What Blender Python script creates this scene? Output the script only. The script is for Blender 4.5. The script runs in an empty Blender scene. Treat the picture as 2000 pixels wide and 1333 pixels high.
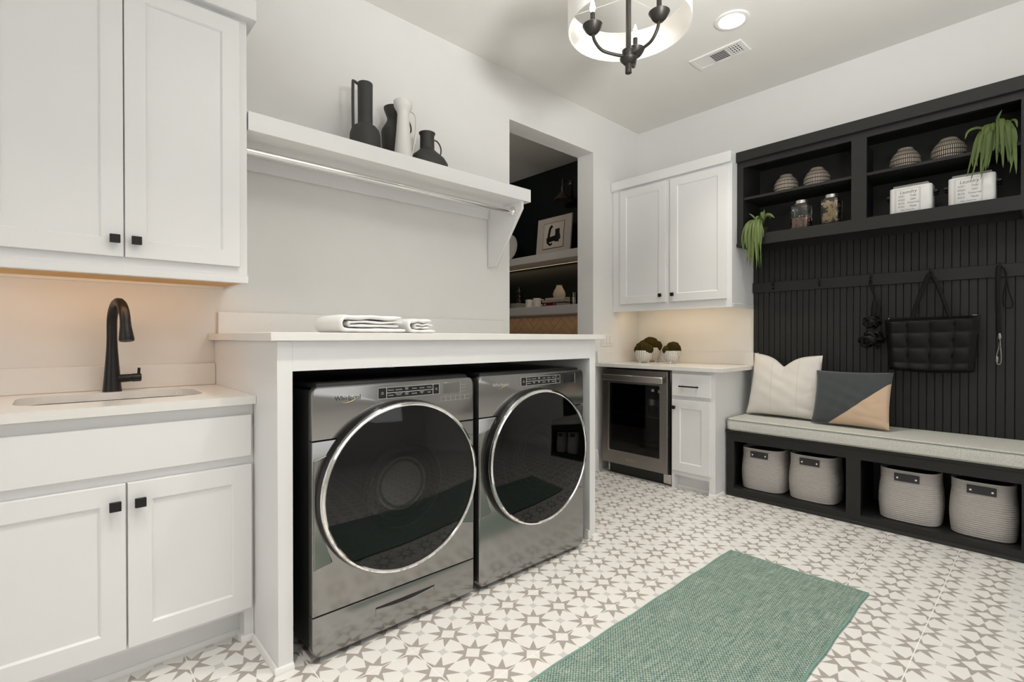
import bpy, bmesh, math, random
from mathutils import Vector, Matrix
PI = math.pi
random.seed(7)
SC = bpy.context.scene
COL = SC.collection

# ------------------------------------------------------------------ camera
H = 1.126
F_PX, YAW, PITCH, ROLL = 974.0, 0.82807, -0.00587, -0.0006
fw = Vector((math.cos(YAW)*math.cos(PITCH), math.sin(YAW)*math.cos(PITCH), math.sin(PITCH)))
rt = Vector((math.sin(YAW), -math.cos(YAW), 0))
up = rt.cross(fw)
rt2 = math.cos(ROLL)*rt + math.sin(ROLL)*up
up2 = -math.sin(ROLL)*rt + math.cos(ROLL)*up
cam_data = bpy.data.cameras.new('camera')
cam_data.sensor_width = 36.0
cam_data.lens = F_PX*36.0/2000.0
cam_data.clip_start = 0.02
cam = bpy.data.objects.new('camera', cam_data)
COL.objects.link(cam)
m = Matrix((rt2, up2, -fw)).transposed().to_4x4()
m.translation = (0, 0, H)
cam.matrix_world = m
SC.camera = cam

# ------------------------------------------------------------------ world, exposure, lights
SC.view_settings.view_transform = 'Standard'
SC.view_settings.look = 'None'
SC.view_settings.gamma = 1.0
SC.view_settings.use_curve_mapping = False
SC.view_settings.exposure = 0.0
world = bpy.data.worlds.new('world')
SC.world = world
world.use_nodes = True
world.node_tree.nodes['Background'].inputs[0].default_value = (0.9, 0.95, 1.0, 1)
world.node_tree.nodes['Background'].inputs[1].default_value = 0.6

CEIL = 3.03
YA = 2.64      # laundry wall
XB = 4.03      # bench wall
YC = -2.60     # wall opposite the laundry wall (behind the camera)
XD = -2.60     # wall behind the camera

def area(name, loc, target, sx, sy, power, color, shape='RECTANGLE', spread=None):
    d = bpy.data.lights.new(name, 'AREA')
    d.shape = shape; d.size = sx
    if shape in ('RECTANGLE', 'ELLIPSE'): d.size_y = sy
    d.energy = power; d.color = color
    if spread is not None: d.spread = spread
    o = bpy.data.objects.new(name, d); COL.objects.link(o)
    o.location = loc
    o.rotation_euler = (Vector(target)-Vector(loc)).to_track_quat('-Z', 'Y').to_euler()
    return o
# fill lights added at a made-up window in the wall behind the camera
area('added_fill_light', (XD+0.02, 0.0, 1.75), (3, 0.3, 1.6), 2.6, 1.9, 19, (1.0, 0.995, 0.985))
area('added_fill_light', (1.8, YC+0.02, 1.75), (1.8, 2, 1.6), 3.0, 1.8, 18, (1.0, 0.995, 0.985))
# the photographer's flash, turned up to bounce off the ceiling
area('bounced_flash', (0.9, -0.5, 1.8), (1.5, 0.2, CEIL), 0.35, 0.35, 46, (1.0, 1.0, 0.985), spread=math.radians(108))
# recessed ceiling lamps (one of them is in view)
CANS = [(2.995, 1.317), (1.2, 1.10), (0.1, 1.05), (-0.9, -0.75)]
for cx, cy in CANS:
    area('downlight_lamp', (cx, cy, CEIL-0.022), (cx, cy, 0), 0.11, 0.11, 6.6, (1.0, 0.94, 0.85), 'DISK', math.radians(90))

# ------------------------------------------------------------------ helpers
def bm_new(): return bmesh.new()

def box(bm, x0, x1, y0, y1, z0, z1, bev=0.0, seg=1):
    if x1 < x0: x0, x1 = x1, x0
    if y1 < y0: y0, y1 = y1, y0
    if z1 < z0: z0, z1 = z1, z0
    v = [bm.verts.new(p) for p in ((x0,y0,z0),(x1,y0,z0),(x1,y1,z0),(x0,y1,z0),(x0,y0,z1),(x1,y0,z1),(x1,y1,z1),(x0,y1,z1))]
    fs = [bm.faces.new([v[i] for i in q]) for q in ((3,2,1,0),(4,5,6,7),(0,1,5,4),(1,2,6,5),(2,3,7,6),(3,0,4,7))]
    if bev > 0:
        es = {e for f in fs for e in f.edges}
        bmesh.ops.bevel(bm, geom=list(es), offset=bev, segments=seg, affect='EDGES', profile=0.5)
    return bm

def loft(bm, rings, closed=True, cap0=True, cap1=True):
    vr = [[bm.verts.new(p) for p in r] for r in rings]
    n = len(vr[0])
    for a, b in zip(vr, vr[1:]):
        for i in range(n if closed else n-1):
            j = (i+1) % n
            bm.faces.new((a[i], a[j], b[j], b[i]))
    if cap0: bm.faces.new(list(reversed(vr[0])))
    if cap1: bm.faces.new(vr[-1])
    return vr

def lathe(bm, prof, seg=24, c=(0,0,0), axis='z', cap0=True, cap1=True):
    rings = []
    for r, h in prof:
        ring = []
        for k in range(seg):
            a = 2*PI*k/seg
            u, w = r*math.cos(a), r*math.sin(a)
            if axis == 'z': p = (c[0]+u, c[1]+w, c[2]+h)
            elif axis == 'y': p = (c[0]+u, c[1]+h, c[2]+w)
            else: p = (c[0]+h, c[1]+u, c[2]+w)
            ring.append(p)
        rings.append(ring)
    loft(bm, rings, True, cap0, cap1)
    return bm

def tube(bm, pts, rad, seg=10, flat=None, cap=True):
    pts = [Vector(p) for p in pts]
    n = len(pts)
    rads = rad if isinstance(rad, (list, tuple)) else [rad]*n
    t0 = (pts[1]-pts[0]).normalized()
    ref = Vector((0,0,1)) if abs(t0.z) < 0.9 else Vector((1,0,0))
    nrm = t0.cross(ref).normalized()
    rings = []
    for i in range(n):
        t = (pts[min(i+1,n-1)]-pts[max(i-1,0)]).normalized()
        nrm = (nrm - t*nrm.dot(t))
        if nrm.length < 1e-6: nrm = t.cross(Vector((1,0.3,0.2)))
        nrm.normalize()
        b = t.cross(nrm)
        ring = []
        for k in range(seg):
            a = 2*PI*k/seg
            ca, sa = math.cos(a), math.sin(a)
            if flat: ca *= flat
            ring.append(pts[i] + rads[i]*(ca*nrm + sa*b))
        rings.append(ring)
    loft(bm, rings, True, cap, cap)
    return bm

def smooth_path(pts, n=8):
    pts = [Vector(p) for p in pts]
    out = []
    P = [pts[0]] + pts + [pts[-1]]
    for i in range(1, len(P)-2):
        p0, p1, p2, p3 = P[i-1], P[i], P[i+1], P[i+2]
        for k in range(n):
            t = k/n
            out.append(0.5*((2*p1)+(-p0+p2)*t+(2*p0-5*p1+4*p2-p3)*t*t+(-p0+3*p1-3*p2+p3)*t**3))
    out.append(pts[-1])
    return out

def prism(bm, poly, axis, a0, a1, bev=0.0):
    def P(q, a):
        if axis == 'x': return (a, q[0], q[1])
        if axis == 'y': return (q[0], a, q[1])
        return (q[0], q[1], a)
    v0 = [bm.verts.new(P(q, a0)) for q in poly]
    v1 = [bm.verts.new(P(q, a1)) for q in poly]
    n = len(poly)
    fs = [bm.faces.new(v0), bm.faces.new(list(reversed(v1)))]
    for i in range(n):
        j = (i+1) % n
        fs.append(bm.faces.new((v0[i], v1[i], v1[j], v0[j])))
    if bev:
        es = {e for f in fs for e in f.edges}
        bmesh.ops.bevel(bm, geom=list(es), offset=bev, segments=1, affect='EDGES')
    return bm

def rrect(w, h, r, seg=5, cx=0, cy=0):
    out = []
    for sx, sy, a0 in ((1,1,0),(-1,1,90),(-1,-1,180),(1,-1,270)):
        for k in range(seg+1):
            a = math.radians(a0+90*k/seg)
            out.append((cx+sx*(w/2-r)+r*math.cos(a), cy+sy*(h/2-r)+r*math.sin(a)))
    return out

def text_into(bm, s, size, x, y, z, align='CENTER', depth=0.0004, shear=0.0, sx=1.0):
    cu = bpy.data.curves.new('txt', 'FONT')
    cu.body = s; cu.size = size; cu.align_x = align; cu.align_y = 'CENTER'
    cu.resolution_u = 2; cu.shear = shear; cu.extrude = depth
    o = bpy.data.objects.new('txt', cu)
    COL.objects.link(o)
    dg = bpy.context.evaluated_depsgraph_get()
    me = bpy.data.meshes.new_from_object(o.evaluated_get(dg))
    me.transform(Matrix(((sx,0,0,x),(0,0,-1,y),(0,1,0,z),(0,0,0,1))))
    bm.from_mesh(me)
    bpy.data.meshes.remove(me); bpy.data.objects.remove(o); bpy.data.curves.remove(cu)
    return bm

def obj(name, bm, mat, parent=None, angle=38, smooth=True):
    bmesh.ops.recalc_face_normals(bm, faces=bm.faces[:])
    me = bpy.data.meshes.new(name)
    bm.to_mesh(me); bm.free()
    if smooth:
        me.polygons.foreach_set('use_smooth', [True]*len(me.polygons))
        me.set_sharp_from_angle(angle=math.radians(angle))
    me.materials.append(mat)
    o = bpy.data.objects.new(name, me); COL.objects.link(o)
    if parent is not None: o.parent = parent
    return o

def thing(name, label, cat, loc=(0,0,0), rz=0.0, group=None):
    o = bpy.data.objects.new(name, None); COL.objects.link(o)
    o.empty_display_size = 0.05
    o.location = loc; o.rotation_euler = (0,0,rz)
    o['label'] = label; o['category'] = cat
    if group: o['group'] = group
    return o

def tag(o, label, cat, group=None):
    o['label'] = label; o['category'] = cat
    if group: o['group'] = group
    return o

def struct(name, bm, mat, angle=38, parent=None):
    o = obj(name, bm, mat, parent, angle)
    if parent is None: o['kind'] = 'structure'
    return o

RB = -PI/2    # local frame of things on the bench wall: local -y faces the room, local x runs left to right

# ------------------------------------------------------------------ materials
class N:
    def __init__(s, name):
        s.m = bpy.data.materials.new(name); s.m.use_nodes = True
        s.t = s.m.node_tree; s.p = s.t.nodes['Principled BSDF']
    def n(s, kind, **kw):
        x = s.t.nodes.new(kind)
        for k, v in kw.items(): setattr(x, k, v)
        return x
    def l(s, a, b): s.t.links.new(a, b)
    def math(s, op, a, b=None, c=None):
        x = s.n('ShaderNodeMath', operation=op)
        for i, v in enumerate((a, b, c)):
            if v is None: continue
            if isinstance(v, (int, float)): x.inputs[i].default_value = v
            else: s.l(v, x.inputs[i])
        return x.outputs[0]
    def mix(s, fac, a, b):
        x = s.n('ShaderNodeMix', data_type='RGBA')
        if isinstance(fac, (int, float)): x.inputs[0].default_value = fac
        else: s.l(fac, x.inputs[0])
        for i, v in ((6, a), (7, b)):
            if isinstance(v, tuple): x.inputs[i].default_value = (*v[:3], 1)
            else: s.l(v, x.inputs[i])
        return x.outputs[2]
    def coords(s, kind='Object'):
        return s.n('ShaderNodeTexCoord').outputs[kind]
    def noise(s, scale, detail=2, rough=0.5, vec=None, out='Fac'):
        x = s.n('ShaderNodeTexNoise'); x.inputs['Scale'].default_value = scale
        x.inputs['Detail'].default_value = detail; x.inputs['Roughness'].default_value = rough
        if vec is not None: s.l(vec, x.inputs['Vector'])
        else: s.l(s.coords(), x.inputs['Vector'])
        return x.outputs[out]
    def bump(s, h, strength=0.2, dist=0.002):
        b = s.n('ShaderNodeBump'); b.inputs['Strength'].default_value = strength
        b.inputs['Distance'].default_value = dist
        s.l(h, b.inputs['Height']); s.l(b.outputs[0], s.p.inputs['Normal'])

def paint(name, col, rough=0.45, metal=0.0, vary=0.02, nscale=6.0, bump=0.0, bscale=300, spec=0.5, coat=0.0):
    k = N(name)
    c2 = tuple(max(0.0, c*(1-vary*2)) for c in col)
    k.l(k.mix(k.noise(nscale, 3), c2, col), k.p.inputs['Base Color'])
    k.p.inputs['Roughness'].default_value = rough
    k.p.inputs['Metallic'].default_value = metal
    k.p.inputs['Specular IOR Level'].default_value = spec
    k.p.inputs['Coat Weight'].default_value = coat
    if bump: k.bump(k.noise(bscale, 2), bump, 0.001)
    return k.m

M = {}
M['wall'] = paint('wall_paint', (0.80, 0.791, 0.768), 0.75, bump=0.08, bscale=220, spec=0.25)
M['ceiling'] = paint('ceiling_paint', (0.83, 0.815, 0.775), 0.85, bump=0.1, bscale=160, spec=0.2)
M['white'] = paint('white_cabinet_paint', (0.82, 0.819, 0.813), 0.35, vary=0.006)
M['trimw'] = paint('white_trim_paint', (0.84, 0.83, 0.81), 0.4, vary=0.006)
M['quartz'] = paint('white_quartz', (0.82, 0.80, 0.765), 0.22, vary=0.02, nscale=40)
M['black'] = paint('black_cabinet_paint', (0.021, 0.0207, 0.0196), 0.5, vary=0.08, bump=0.03, bscale=120, spec=0.32)
M['blackmetal'] = paint('matte_black_metal', (0.012, 0.011, 0.011), 0.38, metal=0.3, vary=0.1)
M['bronze'] = paint('dark_bronze_metal', (0.05, 0.046, 0.042), 0.42, metal=0.6, vary=0.1)
M['blackplastic'] = paint('black_plastic', (0.008, 0.008, 0.008), 0.35, vary=0.1)
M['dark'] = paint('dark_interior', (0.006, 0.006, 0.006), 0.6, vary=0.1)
M['chrome'] = paint('chrome', (0.86, 0.85, 0.84), 0.08, metal=1.0, vary=0.005)
M['steel'] = paint('sink_steel', (0.62, 0.61, 0.60), 0.22, metal=1.0, vary=0.03, nscale=30)
M['wood'] = paint('raw_wood_underside', (0.78, 0.49, 0.21), 0.6, vary=0.12, nscale=9)
M['blackceramic'] = paint('matte_black_ceramic', (0.042, 0.040, 0.037), 0.62, vary=0.08, bump=0.06, bscale=260)
M['whiteceramic'] = paint('matte_white_ceramic', (0.74, 0.725, 0.69), 0.5, vary=0.02, bump=0.05, bscale=200)
M['towel'] = paint('white_terry', (0.86, 0.855, 0.84), 0.95, vary=0.03, nscale=60, bump=0.8, bscale=420, spec=0.1)
M['glossy_white'] = paint('white_enamel', (0.84, 0.83, 0.81), 0.2, vary=0.01)
M['ink'] = paint('dark_print_ink', (0.17, 0.17, 0.17), 0.7, vary=0.05)
M['printw'] = paint('pale_print', (0.62, 0.61, 0.58), 0.5, vary=0.02)
M['lightline'] = paint('pale_metal_line', (0.75, 0.74, 0.71), 0.3, metal=0.5, vary=0.02)
M['gold'] = paint('pale_gold', (0.62, 0.50, 0.25), 0.3, metal=0.9, vary=0.05)
M['plasticw'] = paint('white_plastic', (0.80, 0.78, 0.74), 0.4, vary=0.01)
M['gasket'] = paint('black_rubber', (0.006, 0.006, 0.006), 0.3, vary=0.1)
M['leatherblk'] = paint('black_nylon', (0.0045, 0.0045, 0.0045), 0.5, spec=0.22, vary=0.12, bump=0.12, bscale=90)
M['leathergrey'] = paint('charcoal_leather', (0.035, 0.033, 0.033), 0.55, vary=0.1, bump=0.1, bscale=200)
M['strap'] = paint('black_strap_leather', (0.0035, 0.0032, 0.0032), 0.5, spec=0.2, vary=0.1)
M['greenwall'] = paint('deep_green_paint', (0.004, 0.008, 0.0075), 0.6, vary=0.1, spec=0.2)
M['shelfgrey'] = paint('pantry_shelf_paint', (0.62, 0.60, 0.57), 0.5, vary=0.01)
M['cream'] = paint('cream_ceramic', (0.68, 0.58, 0.44), 0.6, vary=0.05)
M['red'] = paint('dark_red_book', (0.16, 0.012, 0.018), 0.5, vary=0.1)
M['bookpale'] = paint('pale_book_cloth', (0.45, 0.36, 0.30), 0.7, vary=0.05)
M['bookgrey'] = paint('grey_book_cloth', (0.30, 0.29, 0.28), 0.7, vary=0.05)
M['paper'] = paint('page_paper', (0.62, 0.58, 0.50), 0.8, vary=0.08, nscale=80)
M['matboard'] = paint('pale_mat_board', (0.52, 0.46, 0.41), 0.8, vary=0.02)
M['artpaper'] = paint('art_paper', (0.60, 0.54, 0.47), 0.8, vary=0.03)
M['brass'] = paint('aged_brass', (0.20, 0.13, 0.07), 0.35, metal=0.9, vary=0.1)
M['sconce'] = paint('brown_lamp_metal', (0.10, 0.07, 0.055), 0.35, metal=0.5, vary=0.1)
M['terracotta'] = paint('tan_herringbone_tile', (0.44, 0.31, 0.21), 0.35, vary=0.12, nscale=14)
M['grout'] = paint('tile_grout', (0.90, 0.875, 0.825), 0.85, vary=0.02, nscale=30)
M['tangrout'] = paint('pale_grout', (0.55, 0.43, 0.32), 0.85, vary=0.04)
M['moss'] = paint('preserved_moss', (0.055, 0.042, 0.010), 0.95, vary=0.3, nscale=60, bump=1.0, bscale=160, spec=0.1)
M['soil'] = paint('dark_planter', (0.02, 0.018, 0.015), 0.8)

def steel_front(name, col, rough, scale=(4, 4, 260)):
    k = N(name)
    mp = k.n('ShaderNodeMapping'); mp.inputs['Scale'].default_value = scale
    k.l(k.coords(), mp.inputs['Vector'])
    no = k.noise(1.0, 3, 0.6, mp.outputs[0])
    k.l(k.mix(no, tuple(c*0.96 for c in col), col), k.p.inputs['Base Color'])
    k.p.inputs['Metallic'].default_value = 0.92
    k.l(k.math('ADD', k.math('MULTIPLY', no, 0.05), rough-0.025), k.p.inputs['Roughness'])
    return k.m
M['slate'] = steel_front('slate_metal_front', (0.315, 0.31, 0.30), 0.17)
M['stainless'] = steel_front('brushed_dark_stainless', (0.30, 0.28, 0.26), 0.30, (260, 260, 4))
M['stainlessbright'] = steel_front('brushed_bright_stainless', (0.62, 0.59, 0.56), 0.25, (260, 260, 4))

def star_tile():
    k = N('star_pattern_tile')
    sp = k.n('ShaderNodeSeparateXYZ'); k.l(k.coords(), sp.inputs[0])
    s = 1/0.15245
    X = k.math('PINGPONG', k.math('MULTIPLY', k.math('ABSOLUTE', sp.outputs[0]), s), 0.5)
    # distance of each coordinate to its nearest star centre
    def near(o):
        q = k.math('MULTIPLY', o, s)
        return k.math('ABSOLUTE', k.math('SUBTRACT', q, k.math('ROUND', q)))
    ax, ay = near(sp.outputs[0]), near(sp.outputs[1])
    a = k.math('MAXIMUM', ax, ay); b = k.math('MINIMUM', ax, ay)
    T1, NX, NY, D = 0.485, 0.212, 0.088, 0.375
    s1 = k.math('SUBTRACT', k.math('MULTIPLY', b, NX-T1), k.math('MULTIPLY', k.math('SUBTRACT', a, T1), NY))
    s2 = k.math('SUBTRACT', k.math('MULTIPLY', k.math('SUBTRACT', b, NY), D-NX), k.math('MULTIPLY', k.math('SUBTRACT', a, NX), D-NY))
    i1 = k.math('GREATER_THAN', s1, 0.0); i2 = k.math('GREATER_THAN', s2, 0.0)
    sel = k.math('LESS_THAN', b, k.math('MULTIPLY', a, NY/NX))
    star = k.math('ADD', k.math('MULTIPLY', sel, i1), k.math('MULTIPLY', k.math('SUBTRACT', 1.0, sel), i2))
    sq = k.math('LESS_THAN', k.math('ADD', a, b), 0.215)
    star = k.math('MULTIPLY', star, k.math('SUBTRACT', 1.0, sq))
    pa = k.math('SUBTRACT', 0.5, a); pb = k.math('SUBTRACT', 0.5, b)
    mm = k.math('MULTIPLY', k.math('ADD', pa, pb), 0.7071)
    nn = k.math('ABSOLUTE', k.math('MULTIPLY', k.math('SUBTRACT', pa, pb), 0.7071))
    lt = k.math('LESS_THAN', k.math('ADD', k.math('POWER', mm, 0.72), k.math('POWER', nn, 0.72)), 0.155**0.72)
    info = k.n('ShaderNodeObjectInfo')
    cl = k.noise(9, 4)
    base = k.mix(cl, (0.775, 0.755, 0.72), (0.825, 0.81, 0.78))
    base = k.mix(k.math('MULTIPLY', info.outputs['Random'], 0.25), base, (0.76, 0.745, 0.71))
    c = k.mix(lt, base, (0.61, 0.60, 0.575))
    c = k.mix(star, c, (0.40, 0.365, 0.332))
    k.l(c, k.p.inputs['Base Color'])
    k.p.inputs['Roughness'].default_value = 0.33
    k.p.inputs['Specular IOR Level'].default_value = 0.45
    k.bump(k.noise(60, 3), 0.03, 0.001)
    return k.m
M['tile'] = star_tile()

def rug_mat():
    k = N('teal_woven_rug')
    sp = k.n('ShaderNodeSeparateXYZ'); k.l(k.coords(), sp.inputs[0])
    x, y = sp.outputs[0], sp.outputs[1]
    jit = k.math('MULTIPLY', k.math('SUBTRACT', k.noise(55, 2), 0.5), 0.004)
    wx = k.math('SINE', k.math('MULTIPLY', k.math('ADD', x, jit), 2*PI/0.0150))
    wy = k.math('SINE', k.math('MULTIPLY', k.math('ADD', y, jit), 2*PI/0.0115))
    weave = k.math('MULTIPLY', wx, wy)
    mp = k.n('ShaderNodeMapping'); mp.inputs['Scale'].default_value = (9, 150, 1); k.l(k.coords(), mp.inputs['Vector'])
    st = k.noise(1.0, 3, 0.6, mp.outputs[0])
    mp2 = k.n('ShaderNodeMapping'); mp2.inputs['Scale'].default_value = (120, 14, 1); k.l(k.coords(), mp2.inputs['Vector'])
    st2 = k.noise(1.0, 3, 0.6, mp2.outputs[0])
    sp2 = k.noise(210, 2, 0.7)
    ramp = k.n('ShaderNodeValToRGB')
    e = ramp.color_ramp.elements
    e[0].position = 0.30; e[0].color = (0.05, 0.125, 0.105, 1)
    e[1].position = 0.70; e[1].color = (0.52, 0.56, 0.49, 1)
    q = ramp.color_ramp.elements.new(0.5); q.color = (0.20, 0.29, 0.245, 1)
    v = k.math('ADD', k.math('MULTIPLY', weave, 0.17), k.math('ADD', k.math('MULTIPLY', st, 0.42), k.math('ADD', k.math('MULTIPLY', st2, 0.25), k.math('MULTIPLY', sp2, 0.36))))
    k.l(v, ramp.inputs[0])
    blot = k.math('GREATER_THAN', k.noise(26, 2), 0.70)
    c = k.mix(k.math('MULTIPLY', blot, 0.18), ramp.outputs[0], (0.36, 0.37, 0.17))
    k.l(c, k.p.inputs['Base Color'])
    k.p.inputs['Roughness'].default_value = 0.95
    k.p.inputs['Specular IOR Level'].default_value = 0.1
    k.bump(k.math('ADD', weave, k.math('MULTIPLY', sp2, 1.2)), 0.6, 0.003)
    return k.m
M['rug'] = rug_mat()
M['rugedge'] = paint('pale_teal_binding', (0.25, 0.40, 0.345), 0.95, vary=0.2, nscale=90, bump=0.6, bscale=260, spec=0.1)

def cushion_mat():
    k = N('pebble_weave_fabric')
    mp = k.n('ShaderNodeMapping'); mp.inputs['Scale'].default_value = (1, 1, 1); k.l(k.coords(), mp.inputs['Vector'])
    v = k.n('ShaderNodeTexVoronoi', feature='F1'); v.inputs['Scale'].default_value = 165; v.inputs['Randomness'].default_value = 0.35
    k.l(mp.outputs[0], v.inputs['Vector'])
    d = v.outputs['Distance']
    f = k.math('SMOOTH_MIN', k.math('MULTIPLY', d, 1.5), 1.0, 0.2)
    k.l(k.mix(f, (0.83, 0.82, 0.775), (0.50, 0.50, 0.45)), k.p.inputs['Base Color'])
    k.p.inputs['Roughness'].default_value = 0.9
    k.p.inputs['Specular IOR Level'].default_value = 0.15
    k.bump(k.math('SUBTRACT', 1.0, d), 0.5, 0.003)
    return k.m
M['cushion'] = cushion_mat()
M['piping'] = paint('dark_grey_piping', (0.30, 0.32, 0.27), 0.9, vary=0.05, spec=0.1)

def linen(name, col, seams=False, split=False):
    k = N(name)
    sp = k.n('ShaderNodeSeparateXYZ'); k.l(k.coords(), sp.inputs[0])
    x, z = sp.outputs[0], sp.outputs[2]
    no = k.noise(14, 4, 0.6)
    c = k.mix(no, tuple(q*0.9 for q in col), col)
    if seams:
        for sx in (-0.075, 0.095):
            line = k.math('LESS_THAN', k.math('ABSOLUTE', k.math('SUBTRACT', x, sx)), 0.0016)
            c = k.mix(k.math('MULTIPLY', line, 0.7), c, (0.55, 0.52, 0.46))
    if split:
        # seam running from the lower left corner up to the right edge, slightly bowed
        u = k.math('DIVIDE', k.math('ADD', x, 0.130), 0.335)
        zz = k.math('SUBTRACT', k.math('MULTIPLY', k.math('POWER', k.math('MAXIMUM', u, 0.0), 1.25), 0.295), 0.185)
        low = k.math('LESS_THAN', z, zz)
        low = k.math('MULTIPLY', low, k.math('GREATER_THAN', u, 0.0))
        c = k.mix(low, c, (0.60, 0.44, 0.31))
    k.l(c, k.p.inputs['Base Color'])
    k.p.inputs['Roughness'].default_value = 0.9
    k.p.inputs['Specular IOR Level'].default_value = 0.12
    k.p.inputs['Sheen Weight'].default_value = 0.3 if split else 0.05
    k.bump(k.noise(500, 2), 0.3, 0.001)
    return k.m
M['linen'] = linen('natural_linen', (0.76, 0.72, 0.665), seams=True)
M['velvet'] = linen('charcoal_and_tan_velvet', (0.065, 0.073, 0.077), split=True)
M['rope'] = paint('pale_cotton_rope', (0.60, 0.56, 0.53), 0.95, vary=0.12, nscale=90, bump=0.5, bscale=300, spec=0.1)

def dash_mat():
    k = N('black_and_cream_dash_glaze')
    sp = k.n('ShaderNodeSeparateXYZ'); k.l(k.coords(), sp.inputs[0])
    ang = k.math('ARCTAN2', sp.outputs[1], sp.outputs[0])
    jit = k.math('MULTIPLY', k.noise(30, 2), 2.2)
    st = k.math('SINE', k.math('ADD', k.math('MULTIPLY', ang, 52.0), jit))
    f = k.math('GREATER_THAN', st, 0.0)
    band = k.math('GREATER_THAN', k.math('SINE', k.math('ADD', k.math('MULTIPLY', sp.outputs[2], 2*PI/0.0265), 0.9)), -0.78)
    k.l(k.mix(k.math('MULTIPLY', f, band), (0.028, 0.024, 0.02), (0.44, 0.375, 0.305)), k.p.inputs['Base Color'])
    k.p.inputs['Roughness'].default_value = 0.6
    k.bump(f, 0.5, 0.002)
    return k.m
M['dash'] = dash_mat()

def scale_pot():
    k = N('white_scale_relief_ceramic')
    sp = k.n('ShaderNodeSeparateXYZ'); k.l(k.coords(), sp.inputs[0])
    ang = k.math('MULTIPLY', k.math('ARCTAN2', sp.outputs[1], sp.outputs[0]), 12.0)
    zz = k.math('MULTIPLY', sp.outputs[2], 2*PI/0.020)
    w = k.math('MULTIPLY', k.math('SINE', k.math('ADD', ang, zz)), k.math('SINE', k.math('SUBTRACT', ang, zz)))
    f = k.math('MULTIPLY', k.math('ADD', w, 1.0), 0.5)
    k.l(k.mix(k.math('POWER', f, 0.8), (0.36, 0.33, 0.29), (0.90, 0.88, 0.84)), k.p.inputs['Base Color'])
    k.p.inputs['Roughness'].default_value = 0.3
    k.bump(f, 0.9, 0.006)
    return k.m
M['scalepot'] = scale_pot()

def leaf_mat():
    k = N('trailing_leaf')
    info = k.n('ShaderNodeObjectInfo')
    c = k.mix(info.outputs['Random'], (0.055, 0.10, 0.02), (0.16, 0.20, 0.045))
    c = k.mix(k.noise(30, 2), c, (0.10, 0.145, 0.04))
    k.l(c, k.p.inputs['Base Color'])
    k.p.inputs['Roughness'].default_value = 0.65
    k.p.inputs['Subsurface Weight'].default_value = 0.0
    return k.m
M['leaf'] = leaf_mat()

def emit(name, col, s):
    k = N(name)
    k.p.inputs['Base Color'].default_value = (*col, 1)
    k.p.inputs['Emission Color'].default_value = (*col, 1)
    k.p.inputs['Emission Strength'].default_value = s
    return k.m
M['lens'] = emit('downlight_lens', (1.0, 0.93, 0.82), 9)
M['bulb'] = emit('candle_bulb_glow', (1.0, 0.88, 0.72), 26)
M['led'] = emit('led_strip_glow', (1.0, 0.66, 0.36), 3.0)
M['leddot'] = emit('led_dot_glow', (1.0, 0.72, 0.45), 1.6)

def shade_mat():
    k = N('white_fabric_shade')
    d = k.n('ShaderNodeBsdfDiffuse'); t = k.n('ShaderNodeBsdfTranslucent'); mx = k.n('ShaderNodeMixShader')
    c = k.mix(k.noise(220, 2), (0.86, 0.855, 0.84), (0.90, 0.895, 0.88))
    k.l(c, d.inputs[0]); k.l(c, t.inputs[0])
    mx.inputs[0].default_value = 0.35
    k.l(d.outputs[0], mx.inputs[1]); k.l(t.outputs[0], mx.inputs[2])
    k.l(mx.outputs[0], k.t.nodes['Material Output'].inputs[0])
    return k.m
M['shade'] = shade_mat()

def glass(name, tint, refl_rough=0.03, ior=1.45):
    k = N(name)
    tr = k.n('ShaderNodeBsdfTransparent'); tr.inputs[0].default_value = (*tint, 1)
    gl = k.n('ShaderNodeBsdfGlossy'); gl.inputs['Roughness'].default_value = refl_rough
    fr = k.n('ShaderNodeFresnel'); fr.inputs[0].default_value = ior
    mx = k.n('ShaderNodeMixShader')
    k.l(fr.outputs[0], mx.inputs[0]); k.l(tr.outputs[0], mx.inputs[1]); k.l(gl.outputs[0], mx.inputs[2])
    k.l(mx.outputs[0], k.t.nodes['Material Output'].inputs[0])
    return k.m
M['doorglass'] = glass('tinted_door_glass', (0.36, 0.36, 0.35), 0.02, 1.55)
M['darkdoorglass'] = glass('dark_door_glass', (0.10, 0.10, 0.10), 0.02, 1.5)
M['fridgeglass'] = glass('tinted_fridge_glass', (0.42, 0.42, 0.41), 0.03, 1.45)
M['clear'] = glass('clear_glass', (0.93, 0.95, 0.94), 0.04, 1.75)
M['drum'] = paint('drum_plastic', (0.035, 0.035, 0.034), 0.3, vary=0.05)
M['candy'] = paint('pink_dog_treats', (0.62, 0.40, 0.31), 0.8, vary=0.35, nscale=70, bump=1.0, bscale=130)
M['biscuit'] = paint('tan_biscuit', (0.82, 0.62, 0.36), 0.8, vary=0.2, nscale=40)
M['label_blue'] = paint('blue_bottle_label', (0.06, 0.20, 0.42), 0.5, vary=0.3, nscale=50)

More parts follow.
